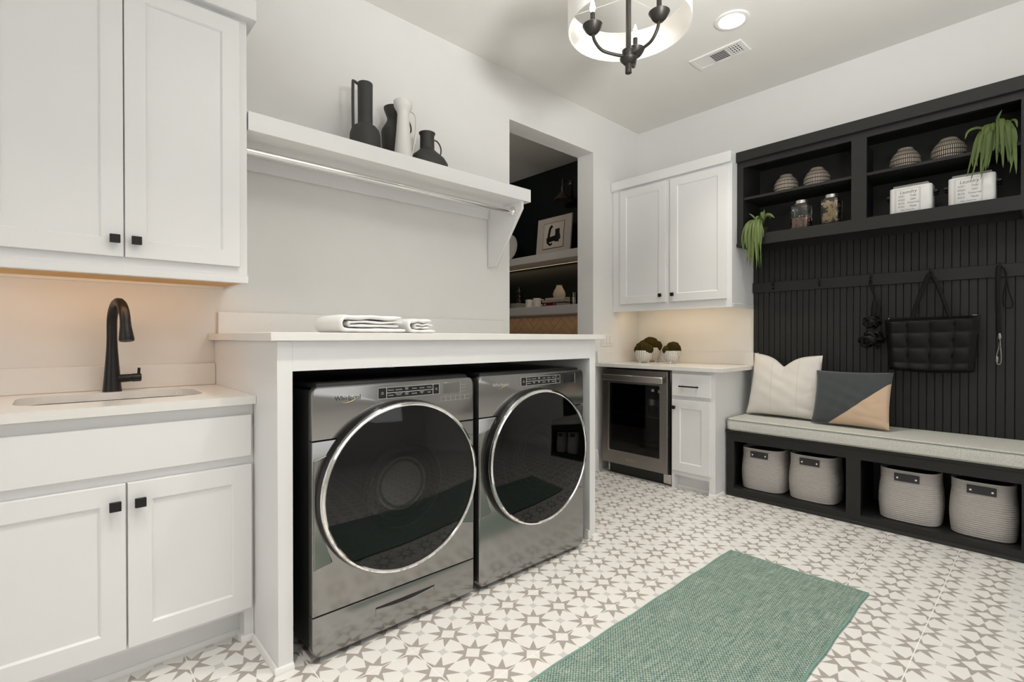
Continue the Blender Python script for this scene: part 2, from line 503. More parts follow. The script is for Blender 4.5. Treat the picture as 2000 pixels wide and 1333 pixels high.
# ------------------------------------------------------------------ room shell
bm = bm_new(); box(bm, XD-0.1, 5.2, YC-0.1, 5.3, -0.08, -0.0014)
floor = struct('floor', bm, M['grout'])
T = 0.3049; TX0, TY0 = 0.946, 1.5567
bm = bm_new(); h = T/2-0.0020
box(bm, -h, h, -h, h, -0.006, 0.0)
bmesh.ops.bevel(bm, geom=[e for e in bm.edges if all(v.co.z > -0.001 for v in e.verts)], offset=0.0006, segments=1, affect='EDGES')
tile0 = obj('tile', bm, M['tile'], floor)
first = True
for i in range(-8, 11):
    for j in range(-10, 4):
        cx, cy = TX0+(i+0.5)*T, TY0+(j+0.5)*T
        if cx > XB+0.1 or cy > YA+0.1 or cx < -1.45 or cy < -1.5: continue
        o = tile0 if first else tile0.copy()
        if not first: COL.objects.link(o); o.parent = floor
        first = False
        o.location = (cx, cy, 0.0008*(random.random()-0.5))
        o.rotation_euler = (0, 0, random.choice((0, 0, PI/2)))

# the floor behind the camera, past the tiles laid one by one
bm = bm_new()
xe, ye = TX0-8*T, TY0-10*T
for q in ((XD, xe, YC, YA), (xe, XB, YC, ye)): box(bm, q[0]-TX0-T/2, q[1]-TX0-T/2, q[2]-TY0-T/2, q[3]-TY0-T/2, -0.0012, 0.0)
o = obj('tile_field', bm, M['tile'], floor); o.location = (TX0+T/2, TY0+T/2, 0); o['kind'] = 'stuff'
bm = bm_new(); box(bm, XD-0.1, 5.2, YC-0.1, 5.3, CEIL, CEIL+0.1)
struct('ceiling', bm, M['ceiling'])
DL, DR, DT, WT = 2.40, 3.355, 2.69, 0.17
bm = bm_new()
prism(bm, [(XD-0.1, -0.05), (DL, -0.05), (DL, DT), (DR, DT), (DR, -0.05), (XB+0.12, -0.05), (XB+0.12, CEIL), (XD-0.1, CEIL)], 'y', YA, YA+WT)
struct('wall_left', bm, M['wall'])
bm = bm_new(); box(bm, XB, XB+0.1, YC-0.1, YA, -0.05, CEIL); struct('wall_back', bm, M['wall'])
# walls behind the camera, each with an added, made-up window
def wall_with_hole(name, horizontal, pos, th, a0, a1, h0, h1, z0, z1):
    bm = bm_new()
    for s in ((a0, h0, -0.05, CEIL), (h1, a1, -0.05, CEIL), (h0, h1, -0.05, z0), (h0, h1, z1, CEIL)):
        if horizontal: box(bm, s[0], s[1], pos-th, pos, s[2], s[3])
        else: box(bm, pos-th, pos, s[0], s[1], s[2], s[3])
    struct(name, bm, M['wall'])
wall_with_hole('wall_right', True, YC, 0.1, XD-0.1, XB+0.1, 0.3, 3.3, 0.85, 2.65)
wall_with_hole('wall_front', False, XD, 0.1, YC, YA, -1.3, 1.3, 0.8, 2.7)
def fill_window(name, horizontal, pos, h0, h1, z0, z1):
    bm = bm_new()
    def B(a0, a1, zz0, zz1):
        if horizontal: box(bm, a0, a1, pos-0.07, pos-0.03, zz0, zz1, 0.004)
        else: box(bm, pos-0.07, pos-0.03, a0, a1, zz0, zz1, 0.004)
    B(h0, h0+0.05, z0, z1); B(h1-0.05, h1, z0, z1); B(h0+0.05, h1-0.05, z0, z0+0.05); B(h0+0.05, h1-0.05, z1-0.05, z1)
    mid = (h0+h1)/2; B(mid-0.02, mid+0.02, z0+0.05, z1-0.05)
    struct(name, bm, M['trimw'])
fill_window('fill_window_1', True, YC, 0.3, 3.3, 0.85, 2.65)  # made-up frames around the added fill lights
fill_window('fill_window_2', False, XD, -1.3, 1.3, 0.8, 2.7)
# baseboard between doorway and fridge, and left of the doorway
bm = bm_new()
prof = [(YA, 0.0), (YA-0.016, 0.0), (YA-0.016, 0.135), (YA-0.012, 0.142), (YA-0.012, 0.162), (YA-0.007, 0.172), (YA, 0.175)]
prism(bm, prof, 'x', DR, XB-0.62)
struct('baseboard_left', bm, M['trimw'])
bm = bm_new()
prism(bm, [(XB-q[0]*0-(YA-q[0]), q[1]) for q in prof], 'y', YC, 0.075)
struct('baseboard_back', bm, M['trimw'])

# pantry behind the doorway
XP = 4.14
bm = bm_new(); box(bm, XP, XP+0.1, YA+WT, 5.2, -0.05, CEIL); pantry_wall = struct('wall_pantry_back', bm, M['greenwall'])
bm = bm_new(); box(bm, 1.4, XP, 5.1, 5.2, -0.05, CEIL); struct('wall_pantry_left', bm, M['greenwall'])
bm = bm_new(); box(bm, 1.3, 1.4, YA+WT, 5.2, -0.05, CEIL); struct('wall_pantry_front', bm, M['greenwall'])
# herringbone backsplash, each tile its own piece
bs = thing('tile_backsplash', 'tan herringbone tile backsplash under the lower pantry shelf', 'backsplash', (XP, 4.6, 0.915), RB)
bm = bm_new(); box(bm, 0.0, 1.7, -0.006, -0.001, 0.0, 0.46); obj('grout_bed', bm, M['tangrout'], bs)
tw, tl = 0.075, 0.225
def clip_poly(poly, x0, x1, z0, z1):
    def cl(p, f, inter):
        out = []
        for i in range(len(p)):
            a, b = p[i], p[(i+1) % len(p)]
            fa, fb = f(a), f(b)
            if fa >= 0: out.append(a)
            if (fa >= 0) != (fb >= 0):
                t = fa/(fa-fb); out.append((a[0]+(b[0]-a[0])*t, a[1]+(b[1]-a[1])*t))
        return out
    for f in (lambda q: q[0]-x0, lambda q: x1-q[0], lambda q: q[1]-z0, lambda q: z1-q[1]):
        if len(poly) < 3: return []
        poly = cl(poly, f, None)
    return poly
for i in range(-22, 24):
    for j in range(-9, 11):
        for kind in (0, 1):
            # herringbone lattice laid at 45 degrees
            ox, oz = i*tw + j*tl, i*tw - j*tl
            if kind == 0: r = (ox, oz, ox+tl-0.003, oz+tw-0.003)
            else: r = (ox-tw, oz, ox-0.003, oz+tl-0.003)
            q = [(r[0], r[1]), (r[2], r[1]), (r[2], r[3]), (r[0], r[3])]
            q = [((a-b)*0.7071, (a+b)*0.7071) for a, b in q]
            q = [(a+0.8, b-0.2) for a, b in q]
            q = clip_poly(q, 0.02, 1.60, 0.0, 0.46)
            if len(q) < 3: continue
            ar = abs(sum(q[n][0]*q[(n+1) % len(q)][1]-q[(n+1) % len(q)][0]*q[n][1] for n in range(len(q))))/2
            if ar < 0.0008: continue
            bm = bm_new(); prism(bm, q, 'y', -0.013, -0.006)
            obj('tile', bm, M['terracotta'], bs)

# ------------------------------------------------------------------ cabinetry helpers
def shaker(parent, x0, x1, z0, z1, yf, st=0.062, th=0.019, knob=None, panel=True, name='door', ksize=0.030):
    bm = bm_new()
    def R(ix, y): return [(x0+ix, y, z0+ix), (x1-ix, y, z0+ix), (x1-ix, y, z1-ix), (x0+ix, y, z1-ix)]
    if panel:
        loft(bm, [R(0, yf+th), R(0, yf+0.0015), R(0.0015, yf), R(st, yf), R(st+0.006, yf+0.0055), R(st+0.006, yf+0.0085)], True, True, False)
    else:
        loft(bm, [R(0, yf+th), R(0, yf+0.0025), R(0.0025, yf)], True, True, True)
    d = obj(name, bm, M['white'], parent, angle=25)
    if panel:
        bm = bm_new()
        box(bm, x0+st+0.004, x1-st-0.004, yf+0.0075, yf+0.014, z0+st+0.004, z1-st-0.004)
        obj('panel', bm, M['white'], d)
    if knob:
        kx, kz = knob
        bm = bm_new(); k2 = ksize/2
        box(bm, kx-0.006, kx+0.006, yf-0.018, yf+0.001, kz-0.006, kz+0.006)
        box(bm, kx-k2, kx+k2, yf-0.027, yf-0.016, kz-k2, kz+k2, 0.0015)
        obj('knob', bm, M['blackmetal'], d)
    return d

# left wall cabinet -------------------------------------------------
c = thing('wall_cabinet', 'tall white shaker wall cabinet above the sink with crown top', 'cabinet', (0, 2.29, 1.356))
D_ = YA-2.29-0.002
xl, xr = -0.255, 0.597
bm = bm_new()
box(bm, xl, xr, 0.0, D_, 0.03, 1.12)
obj('body', bm, M['white'], c)
bm = bm_new()
box(bm, xl, xr+0.004, -0.006, 0.018, -0.001, 0.030, 0.002)
box(bm, xr-0.014, xr+0.004, 0.018, D_, -0.001, 0.030, 0.002)
box(bm, xl, xr-0.014, D_-0.018, D_, -0.001, 0.030)
obj('light_rail', bm, M['white'], c)
bm = bm_new(); box(bm, xl+0.002, xr-0.016, 0.0185, D_-0.0185, 0.010, 0.0295); obj('bottom_panel', bm, M['wood'], c)
bm = bm_new(); box(bm, xl-0.02, xr+0.032, -0.036, D_, 1.09, 1.176, 0.003); obj('crown', bm, M['white'], c)
shaker(c, -0.192, 0.186, 0.064, 1.070, -0.020, knob=(0.160, 0.124))
shaker(c, 0.190, 0.566, 0.064, 1.070, -0.020, knob=(0.222, 0.124))
l = area('under_cabinet_lamp', (0.12, 2.335, 1.361), (0.12, 2.62, 1.05), 0.72, 0.02, 0.80, (1.0, 0.52, 0.20))
ls = thing('light_strip', 'slim warm light strip under the cabinet above the sink', 'light strip', (0.12, 2.335, 1.3648))
bm = bm_new(); box(bm, -0.36, 0.36, -0.008, 0.008, -0.0012, 0.0008); obj('diffuser', bm, M['led'], ls)

# sink base cabinet -------------------------------------------------
c = thing('sink_cabinet', 'white shaker sink base cabinet with two square-knobbed doors', 'cabinet', (0, 2.03, 0))
D_ = YA-2.03-0.003
bm = bm_new()
box(bm, -0.27, 0.547, 0.0, D_, 0.112, 0.66)
box(bm, -0.27, 0.547, 0.0, 0.02, 0.66, 0.69)
box(bm, -0.27, -0.25, 0.02, D_, 0.66, 0.69)
box(bm, 0.527, 0.547, 0.02, D_, 0.66, 0.69)
box(bm, -0.27, 0.547, 0.0, 0.02, 0.69, 0.884)
box(bm, -0.27, -0.25, 0.02, D_, 0.69, 0.884)
box(bm, 0.527, 0.547, 0.02, D_, 0.69, 0.884)
box(bm, -0.25, 0.527, D_-0.02, D_, 0.69, 0.884)
box(bm, 0.515, 0.547, 0.0, D_, 0.0, 0.112)
obj('body', bm, M['white'], c)
bm = bm_new(); box(bm, -0.27, 0.515, 0.075, 0.092, 0.0, 0.112); obj('toe_kick', bm, M['white'], c)
bm = bm_new()
prism(bm, [(0.075, 0), (0.063, 0), (0.063, 0.008), (0.069, 0.018), (0.075, 0.02)], 'x', -0.27, 0.515)
prism(bm, [(0.515, 0), (0.503, 0), (0.503, 0.008), (0.509, 0.018), (0.515, 0.02)], 'y', 0.0, 0.0625)
prism(bm, [(0.0, 0), (-0.012, 0), (-0.012, 0.008), (-0.006, 0.018), (0.0, 0.02)], 'x', 0.503, 0.547)
obj('shoe_moulding', bm, M['trimw'], c)
shaker(c, -0.215, 0.537, 0.692, 0.845, -0.020, panel=False, name='drawer_front')
shaker(c, -0.211, 0.1665, 0.128, 0.660, -0.020, knob=(0.139, 0.597))
shaker(c, 0.1715, 0.537, 0.128, 0.660, -0.020, knob=(0.203, 0.597))

# sink countertop with undermount hole -------------------------------
c = thing('sink_countertop', 'white quartz countertop around the undermount sink with low backsplash', 'countertop', (0, 0, 0.885))
def slab_with_hole(bm, x0, x1, y0, y1, hole, z0, z1):
    def loop(pts, z):
        v = [bm.verts.new((p[0], p[1], z)) for p in pts]
        e = [bm.edges.new((v[i], v[(i+1) % len(v)])) for i in range(len(v))]
        return v, e
    out = [(x0,y0),(x1,y0),(x1,y1),(x0,y1)]
    for z in (z0, z1):
        vo, eo = loop(out, z); vh, eh = loop(hole, z)
        bmesh.ops.triangle_fill(bm, edges=eo+eh, use_beauty=True)
        if z == z0: o0, h0 = vo, vh
        else:
            for a, b in ((o0, vo), (h0, vh)):
                n = len(a)
                for i in range(n):
                    j = (i+1) % n
                    bm.faces.new((a[i], a[j], b[j], b[i]))
hole = rrect(0.525, 0.33, 0.085, 8, 0.1625, 2.335)
bm = bm_new(); slab_with_hole(bm, -0.30, 0.5475, 1.992, YA-0.003, hole, 0.0, 0.029)
obj('slab', bm, M['quartz'], c, angle=30)
bm = bm_new(); box(bm, -0.30, 0.5475, YA-0.023, YA-0.003, 0.0295, 0.128, 0.0015); obj('backsplash', bm, M['quartz'], c)
# sink
s = thing('sink', 'stainless undermount sink basin set into the white countertop', 'sink', (0.1625, 2.335, 0.60))
bm = bm_new()
rings = []
for (w, hh, r, z) in ((0.60, 0.40, 0.10, 0.283), (0.535, 0.34, 0.085, 0.283), (0.530, 0.335, 0.08, 0.276), (0.505, 0.31, 0.075, 0.10), (0.47, 0.28, 0.06, 0.092), (0.10, 0.10, 0.045, 0.088)):
    rings.append([(p[0], p[1], z) for p in rrect(w, hh, r, 8)])
loft(bm, rings, True, False, True)
obj('basin', bm, M['steel'], s)
bm = bm_new(); lathe(bm, [(0.042, 0.0885), (0.042, 0.092), (0.03, 0.092), (0.026, 0.089)], 24); obj('drain', bm, M['chrome'], s)
# faucet
f = thing('faucet', 'matte black pull-down kitchen faucet behind the sink', 'faucet', (0.170, 2.545, 0.9142))
bm = bm_new(); lathe(bm, [(0.032, 0), (0.0305, 0.006), (0.027, 0.05), (0.0225, 0.11), (0.0185, 0.17), (0.0172, 0.215)], 28); obj('body', bm, M['blackmetal'], f)
dv = Vector((0.030, -0.185, 0)).normalized(); R_ = 0.088
pts = [(0, 0, 0.214), (0, 0, 0.24), (0, 0, 0.264)]
for k in range(1, 13):
    a = PI*0.5*k/6*0.97
    pts.append(tuple(dv*(R_*(1-math.cos(a))) + Vector((0, 0, 0.264+R_*math.sin(a)))))
bm = bm_new(); tube(bm, pts, 0.0172, 16); obj('spout', bm, M['blackmetal'], f)
e = Vector(pts[-1]); dd = (Vector(pts[-1])-Vector(pts[-2])).normalized()
bm = bm_new(); tube(bm, [e+dd*t for t in (-0.002, 0.012, 0.018, 0.066, 0.072)], [0.0176, 0.0180, 0.0185, 0.0245, 0.0225], 20); obj('spray_head', bm, M['blackmetal'], f)
bm = bm_new()
tube(bm, [(0.015, -0.004, 0.050), (0.058, -0.010, 0.052), (0.060, -0.010, 0.052)], [0.0165, 0.0155, 0.014], 16)
tube(bm, [(0.061, -0.010, 0.052), (0.090, -0.014, 0.053), (0.092, -0.014, 0.053)], [0.0165, 0.0165, 0.014], 16)
tube(bm, [(0.083, -0.020, 0.060), (0.084, -0.024, 0.092)], [0.0055, 0.005], 10)
obj('handle', bm, M['blackmetal'], f)

# ------------------------------------------------------------------ washer enclosure
EX0, EX1, EY = 0.548, 2.252, 1.757
c = thing('washer_surround', 'white painted surround boxing in the washer and dryer', 'surround', (0, EY, 0))
D_ = YA-EY-0.003
bm = bm_new(); box(bm, EX0+0.0005, 0.598, 0, D_, 0, 1.1165, 0.0012); obj('side_panel', bm, M['white'], c)
bm = bm_new(); box(bm, 2.203, EX1, 0, D_, 0, 1.1165, 0.0012); obj('side_panel', bm, M['white'], c)
bm = bm_new(); box(bm, 0.598, 2.203, 0.0, 0.02, 1.013, 1.1165); obj('header', bm, M['white'], c)
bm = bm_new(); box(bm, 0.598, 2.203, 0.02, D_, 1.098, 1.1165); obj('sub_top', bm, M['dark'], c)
bm = bm_new()
prism(bm, [(EX0, 0), (EX0-0.012, 0), (EX0-0.012, 0.008), (EX0-0.006, 0.018), (EX0, 0.02)], 'y', 0.0, 0.258)
prism(bm, [(0.0, 0), (-0.012, 0), (-0.012, 0.008), (-0.006, 0.018), (0.0, 0.02)], 'x', EX0-0.012, 0.598); obj('shoe_moulding', bm, M['trimw'], c); bm = bm_new()
prism(bm, [(0.0, 0), (-0.012, 0), (-0.012, 0.008), (-0.006, 0.018), (0.0, 0.02)], 'x', 2.22, EX1+0.012)
prism(bm, [(EX1, 0), (EX1+0.012, 0), (EX1+0.012, 0.008), (EX1+0.006, 0.018), (EX1, 0.02)], 'y', 0.0, 0.5)
obj('shoe_moulding', bm, M['trimw'], c)
bm = bm_new(); box(bm, 2.190, 2.203, 0.0, 0.03, 0.0, 0.05); obj('cord_cover', bm, M['trimw'], c)
c = thing('laundry_countertop', 'raised white quartz countertop above the washer and dryer', 'countertop', (0, 0, 1.117))
bm = bm_new(); box(bm, 0.522, 2.312, 1.733, YA-0.003, 0.0, 0.029, 0.0015); obj('slab', bm, M['quartz'], c)
bm = bm_new(); box(bm, 0.56, 2.335, YA-0.023, YA-0.003, 0.0295, 0.133, 0.0015); obj('backsplash', bm, M['quartz'], c)

# ------------------------------------------------------------------ washer and dryer
def front_rr(w, z0, z1, rb, rtp, seg=6):
    """front outline in (x,z), bottom corner radius rb, top rtp"""
    out = []
    for cx, cz, r, a0 in ((w-rtp, z1-rtp, rtp, 0), (rtp, z1-rtp, rtp, 90), (rb, z0+rb, rb, 180), (w-rb, z0+rb, rb, 270)):
        if r <= 0.0005:
            out.append((cx, cz)); continue
        for k in range(seg+1):
            a = math.radians(a0+90*k/seg)
            out.append((cx+r*math.cos(a), cz+r*math.sin(a)))
    return out
def slab_front(bm, w, z0, z1, rb, rtp, y0, y1, bev=0.006):
    poly = front_rr(w, z0, z1, rb, rtp)
    cx, cz = w/2, (z0+z1)/2
    def ins(d): return [(p[0]-d*(1 if p[0] > cx else -1), p[1]-d*(1 if p[1] > cz else -1)) for p in poly]
    rings = [[(p[0], y1, p[1]) for p in poly], [(p[0], y0+bev, p[1]) for p in poly], [(p[0], y0+bev*0.3, p[1]) for p in ins(bev*0.3)], [(p[0], y0, p[1]) for p in ins(bev)]]
    loft(bm, rings, True, True, True)

def laundry_machine(name, label, x0, y0, w, cxd, czd, rx, rz, washer):
    t = thing(name, label, 'washing machine' if washer else 'dryer', (x0, y0, 0))
    TOP = 0.957
    bm = bm_new(); box(bm, 0.006, w-0.006, 0.030, 0.80, 0.022, TOP-0.012, 0.012, 2)
    obj('body', bm, M['blackplastic'], t)
    bm = bm_new(); box(bm, 0.02, w-0.02, 0.02, 0.78, TOP-0.012, TOP+0.012, 0.008, 2)
    obj('top_panel', bm, M['blackplastic'], t)
    for fx in (0.06, w-0.06):
        for fy in (0.09, 0.72):
            bm = bm_new(); lathe(bm, [(0.022, 0.0), (0.022, 0.012), (0.012, 0.014), (0.012, 0.026)], 12, (fx, fy, 0)); obj('foot', bm, M['blackplastic'], t)
    # front panels
    bm = bm_new(); slab_front(bm, w, 0.772, TOP, 0.0, 0.028, 0.0, 0.034); cons = obj('console', bm, M['slate'], t)
    if washer:
        bm = bm_new(); slab_front(bm, w, 0.166, 0.7695, 0.0, 0.0, 0.0, 0.034); obj('front_panel', bm, M['slate'], t)
        bm = bm_new(); slab_front(bm, w, 0.020, 0.1635, 0.032, 0.0, 0.0, 0.034); dr = obj('kick_drawer', bm, M['slate'], t)
        bm = bm_new()
        hx0, hx1 = w/2-0.115, w/2+0.145
        N_ = 12
        up_, lo_ = [], []
        for k in range(N_+1):
            x = hx0+(hx1-hx0)*k/N_
            bow = 0.010*math.sin(PI*k/N_)
            up_.append((x, 0.118)); lo_.append((x, 0.112-bow))
        prism(bm, up_+lo_[::-1], 'y', -0.0008, 0.004)
        obj('handle_slot', bm, M['gasket'], dr)
        bm = bm_new(); tube(bm, [(p[0], -0.001, p[1]) for p in lo_], 0.0022, 6)
        tube(bm, [(hx0, -0.0006, 0.112), (hx0, -0.0006, 0.082)], 0.001, 4); tube(bm, [(hx1, -0.0006, 0.112), (hx1, -0.0006, 0.094)], 0.001, 4)
        obj('handle_lip', bm, M['slate'], dr)
    else:
        bm = bm_new(); slab_front(bm, w, 0.020, 0.7695, 0.032, 0.0, 0.0, 0.034); obj('front_panel', bm, M['slate'], t)
    # sculpted shoulders beside the door
    for sx in (0, 1):
        bm = bm_new()
        q = [(0.004, 0.325), (0.070, 0.340), (0.040, 0.42), (0.030, 0.55), (0.040, 0.66), (0.062, 0.722), (0.004, 0.706)]
        if sx: q = [(w-a, b) for a, b in q]
        prism(bm, q, 'y', -0.003, 0.001, 0.0028)
        obj('shoulder_relief', bm, M['slate'], t, angle=8)
    # control panel
    zc = 0.918
    px0, px1 = w/2-0.105, w/2+0.168
    bm = bm_new(); box(bm, px0, px1, -0.0022, 0.001, zc-0.0195, zc+0.0195, 0.0008); cp = obj('control_panel', bm, M['gasket'], t)
    bm = bm_new(); th_ = 0.0016
    for xx in (px0+0.035, px1-0.030): box(bm, xx-0.001, xx+0.001, -0.0030, -0.0015, zc-0.0195, zc+0.0195)
    box(bm, px0+0.036, px1-0.031, -0.0030, -0.0015, zc-0.0010, zc+0.0010)
    for zz in (zc-0.0205, zc+0.0205): box(bm, px0, px1, -0.0030, -0.0005, zz-0.0006, zz+0.0006)
    for xx in (px0, px1): box(bm, xx-0.0006, xx+0.0006, -0.0030, -0.0005, zc-0.0205, zc+0.0205)
    obj('divider_line', bm, M['lightline'], cp)
    bm = bm_new()
    if washer: rows = (('REGULAR', 'DELICATES', 'BULKY\nITEMS', 'WHITES', 'COLORS', 'TOWELS'), ('NORMAL', 'HEAVY DUTY\nCOLORS', 'QUICK\nWASH', 'SANITIZE', 'DRAIN &\nSPIN', 'RINSE'))
    else: rows = (('REGULAR', 'DELICATES', 'BULKY\nITEMS', 'TOWELS', 'CASUAL', 'TIMED'), ('NORMAL', 'HEAVY\nDUTY', 'QUICK\nDRY', 'SANITIZE', 'AIR\nONLY', 'WRINKLE'))
    for r_, row in enumerate(rows):
        for k, s_ in enumerate(row):
            x = px0+0.036+(px1-px0-0.067)*(k+0.5)/6
            z = zc+(0.0098 if r_ == 0 else -0.0100)
            two = '\n' in s_
            text_into(bm, s_, 0.0052 if two else 0.0058, x, -0.0024, z+(0.002 if two else 0), depth=0.0002)
    text_into(bm, '>||', 0.011, px1-0.015, -0.0024, zc+0.001, depth=0.0002)
    a_ = [(px0+0.0175+0.0045*math.cos(q), -0.0026, zc+0.0045*math.sin(q)) for q in [PI*0.72+2*PI*0.82*k/10 for k in range(11)]]
    tube(bm, a_, 0.0006, 4); box(bm, px0+0.0170, px0+0.0180, -0.003, -0.0022, zc+0.001, zc+0.006)
    obj('control_print', bm, M['printw'], cp)
    # display and option keys
    bm = bm_new(); dx0, dx1 = w-0.160, w-0.030
    box(bm, dx0, dx1-0.045, -0.0012, 0.001, 0.896, 0.940, 0.0006)
    dsp = obj('display', bm, M['slate'] if washer else M['gasket'], t)
    bm = bm_new()
    for k in range(6):
        a0 = dx0-0.012+k*0.0245
        if washer:
            box(bm, a0, a0+0.0005, -0.0012, 0.0005, 0.866, 0.884)
    box(bm, dx1-0.044, dx1-0.0432, -0.0014, 0.0005, 0.892, 0.943)
    if washer:
        box(bm, dx0-0.012, dx0+0.136, -0.0012, 0.0005, 0.8655, 0.8660); box(bm, dx0-0.012, dx0+0.136, -0.0012, 0.0005, 0.884, 0.8845)
        for k in range(3): box(bm, dx1-0.040, dx1-0.012, -0.0012, 0.0005, 0.900+k*0.014, 0.9004+k*0.014)
    obj('key_outline', bm, M['lightline'], dsp)
    # maker's badge
    bm = bm_new(); text_into(bm, 'Whirlpool', 0.0235, 0.128, -0.0004, 0.912, depth=0.0006); bd = obj('badge', bm, M['chrome' if not washer else 'leathergrey'], t)
    bm = bm_new()
    sw = [(0.128+0.028*math.cos(q)+0.004, -0.0012, 0.908+0.011*math.sin(q)+0.006*math.cos(q)) for q in [PI*1.05+PI*1.35*k/16 for k in range(17)]]
    tube(bm, sw, [0.0003+0.0007*math.sin(PI*k/16) for k in range(17)], 6, cap=True); obj('badge_swoosh', bm, M['gold'], bd)
    # door: black ring, chrome ring, domed glass
    def ring_lathe(prof, seg=72):
        bm = bm_new(); rings = []
        for r, y in prof:
            rings.append([(cxd+rx*r*math.cos(2*PI*k/seg), y, czd+rz*r*math.sin(2*PI*k/seg)) for k in range(seg)])
        loft(bm, rings, True, False, False)
        return bm
    door = obj('door', ring_lathe([(1.014, 0.002), (1.018, -0.008), (1.010, -0.018), (0.996, -0.034), (0.97, -0.040), (0.97, 0.0)]), M['gasket'], t)
    obj('chrome_ring', ring_lathe([(1.000, -0.032), (1.003, -0.040), (0.992, -0.047), (0.970, -0.049), (0.956, -0.046), (0.953, -0.040)]), M['chrome'], door)
    prof = [(0.955, -0.0440)] + [(r, -0.044-0.018*(1-(r/0.95)**2)) for r in (0.9, 0.8, 0.65, 0.5, 0.35, 0.2, 0.08)]
    bm = ring_lathe(prof)
    bm.faces.new([v for v in bm.verts[-72:]])
    obj('door_glass', bm, M['doorglass' if washer else 'darkdoorglass'], door, angle=80)
    prof = [(0.95, -0.036), (0.90, -0.026), (0.80, -0.024), (0.70, -0.022), (0.62, -0.012), (0.55, -0.016), (0.52, -0.012), (0.50, -0.018), (0.46, -0.010), (0.43, -0.014), (0.39, -0.004), (0.36, -0.009), (0.31, 0.002), (0.28, -0.003), (0.22, 0.006), (0.05, 0.008)]
    bm = ring_lathe(prof); bm.faces.new([v for v in bm.verts[-72:]])
    obj('door_bowl', bm, M['drum'], door)
    return t
laundry_machine('washing_machine', 'slate grey front-load washer with kick drawer, nearer the sink', 0.646, 1.712, 0.699, 0.346, 0.563, 0.333, 0.320, True)
laundry_machine('clothes_dryer', 'slate grey front-load dryer with dark door, nearer the doorway', 1.373, 1.712, 0.720, 0.361, 0.556, 0.331, 0.323, False)

# ------------------------------------------------------------------ hanging shelf, rod, vases, towels
SY = 2.284
c = thing('wall_shelf', 'thick white wall shelf beside the cabinet holding four vases', 'shelf', (0, SY, 1.999))
D_ = YA-SY-0.003
bm = bm_new(); box(bm, 0.602, 2.263, 0, D_, 0, 0.080, 0.0015); obj('board', bm, M['white'], c)
bm = bm_new(); box(bm, 0.602, 2.194, D_-0.018, D_, -0.064, 0.0, 0.001); obj('cleat', bm, M['white'], c)
bm = bm_new()
prism(bm, [(0.018, 0.0), (0.018, -0.045), (D_-0.08, -0.388), (D_, -0.388), (D_, 0.0)], 'x', 2.196, 2.216, 0.001); obj('bracket', bm, M['white'], c)
c = thing('closet_rod', 'polished chrome hanging rod under the white shelf', 'rod', (0, 2.385, 1.945))
bm = bm_new(); tube(bm, [(0.604, 0, 0), (1.4, 0, 0), (2.192, 0, 0)], 0.0150, 20); obj('rod', bm, M['chrome'], c)
for x, s_ in ((0.6005, 1), (2.1955, -1)):
    bm = bm_new(); lathe(bm, [(0.034, 0), (0.033, s_*0.004), (0.024, s_*0.007), (0.020, s_*0.016), (0.017, s_*0.018)], 24, (x, 0, 0), 'x'); obj('flange', bm, M['chrome'], c)

SZ = 2.0795
def vase(name, label, cat, x, y, prof, handle=None, hr=0.0045, mat='blackceramic', sub='handle', hflat=None):
    v = thing(name, label, cat, (x, y, SZ))
    prof = [(r, z*0.958) for r, z in prof]
    if handle: handle = [(p[0], p[1], p[2]*0.958) for p in handle]
    bm = bm_new()
    top = prof[-1]
    inner = [(max(r-0.005, 0.002), z) for r, z in reversed(prof[2:])] + [(0.003, prof[2][1])]
    lathe(bm, prof+[(top[0]-0.003, top[1]+0.001)]+inner, 32)
    obj('body', bm, M[mat], v)
    if handle:
        bm = bm_new(); tube(bm, smooth_path(handle, 6), hr, 10, flat=hflat); obj('handle', bm, M[mat], v)
    return v
vase('bottle_vase', 'tallest black bottle vase with a long straight side handle', 'vase', 1.206, 2.45,
     [(0.068, 0), (0.076, 0.004), (0.079, 0.06), (0.078, 0.115), (0.071, 0.140), (0.058, 0.158), (0.042, 0.168), (0.038, 0.176), (0.0375, 0.23), (0.039, 0.395), (0.037, 0.398)],
     [(-0.034, 0, 0.380), (-0.062, 0, 0.389), (-0.067, 0, 0.378), (-0.068, 0, 0.28), (-0.067, 0, 0.17), (-0.066, 0, 0.130)], 0.0075)
vase('waisted_vase', 'black waisted vase with ring handle standing behind the white jug', 'vase', 1.414, 2.515,
     [(0.050, 0), (0.057, 0.004), (0.066, 0.086), (0.073, 0.205), (0.070, 0.221), (0.048, 0.259), (0.040, 0.279), (0.042, 0.297), (0.058, 0.340), (0.059, 0.351)],
     [(0.052, 0, 0.322), (0.083, 0, 0.313), (0.103, 0, 0.281), (0.103, 0, 0.243), (0.066, 0, 0.211)], 0.0045)
vase('white_jug', 'tall white jug with flared rim in front of a black vase', 'jug', 1.399, 2.395,
     [(0.048, 0), (0.052, 0.004), (0.047, 0.06), (0.037, 0.17), (0.031, 0.268), (0.034, 0.284), (0.045, 0.303), (0.050, 0.315), (0.051, 0.340), (0.049, 0.343)],
     [(0.046, 0, 0.306), (0.073, 0, 0.292), (0.083, 0, 0.255), (0.075, 0, 0.16), (0.056, 0, 0.065), (0.048, 0, 0.052)], 0.006, 'whiteceramic')
vase('squat_vase', 'smallest black squat vase with cone base and ring handle', 'vase', 1.587, 2.45,
     [(0.105, 0), (0.120, 0.004), (0.119, 0.050), (0.100, 0.082), (0.062, 0.116), (0.045, 0.132), (0.041, 0.142), (0.0405, 0.222), (0.046, 0.230), (0.047, 0.236)],
     [(0.039, 0, 0.202), (0.062, 0, 0.207), (0.085, 0, 0.190), (0.096, 0, 0.160), (0.090, 0, 0.128), (0.070, 0, 0.114)], 0.0042)

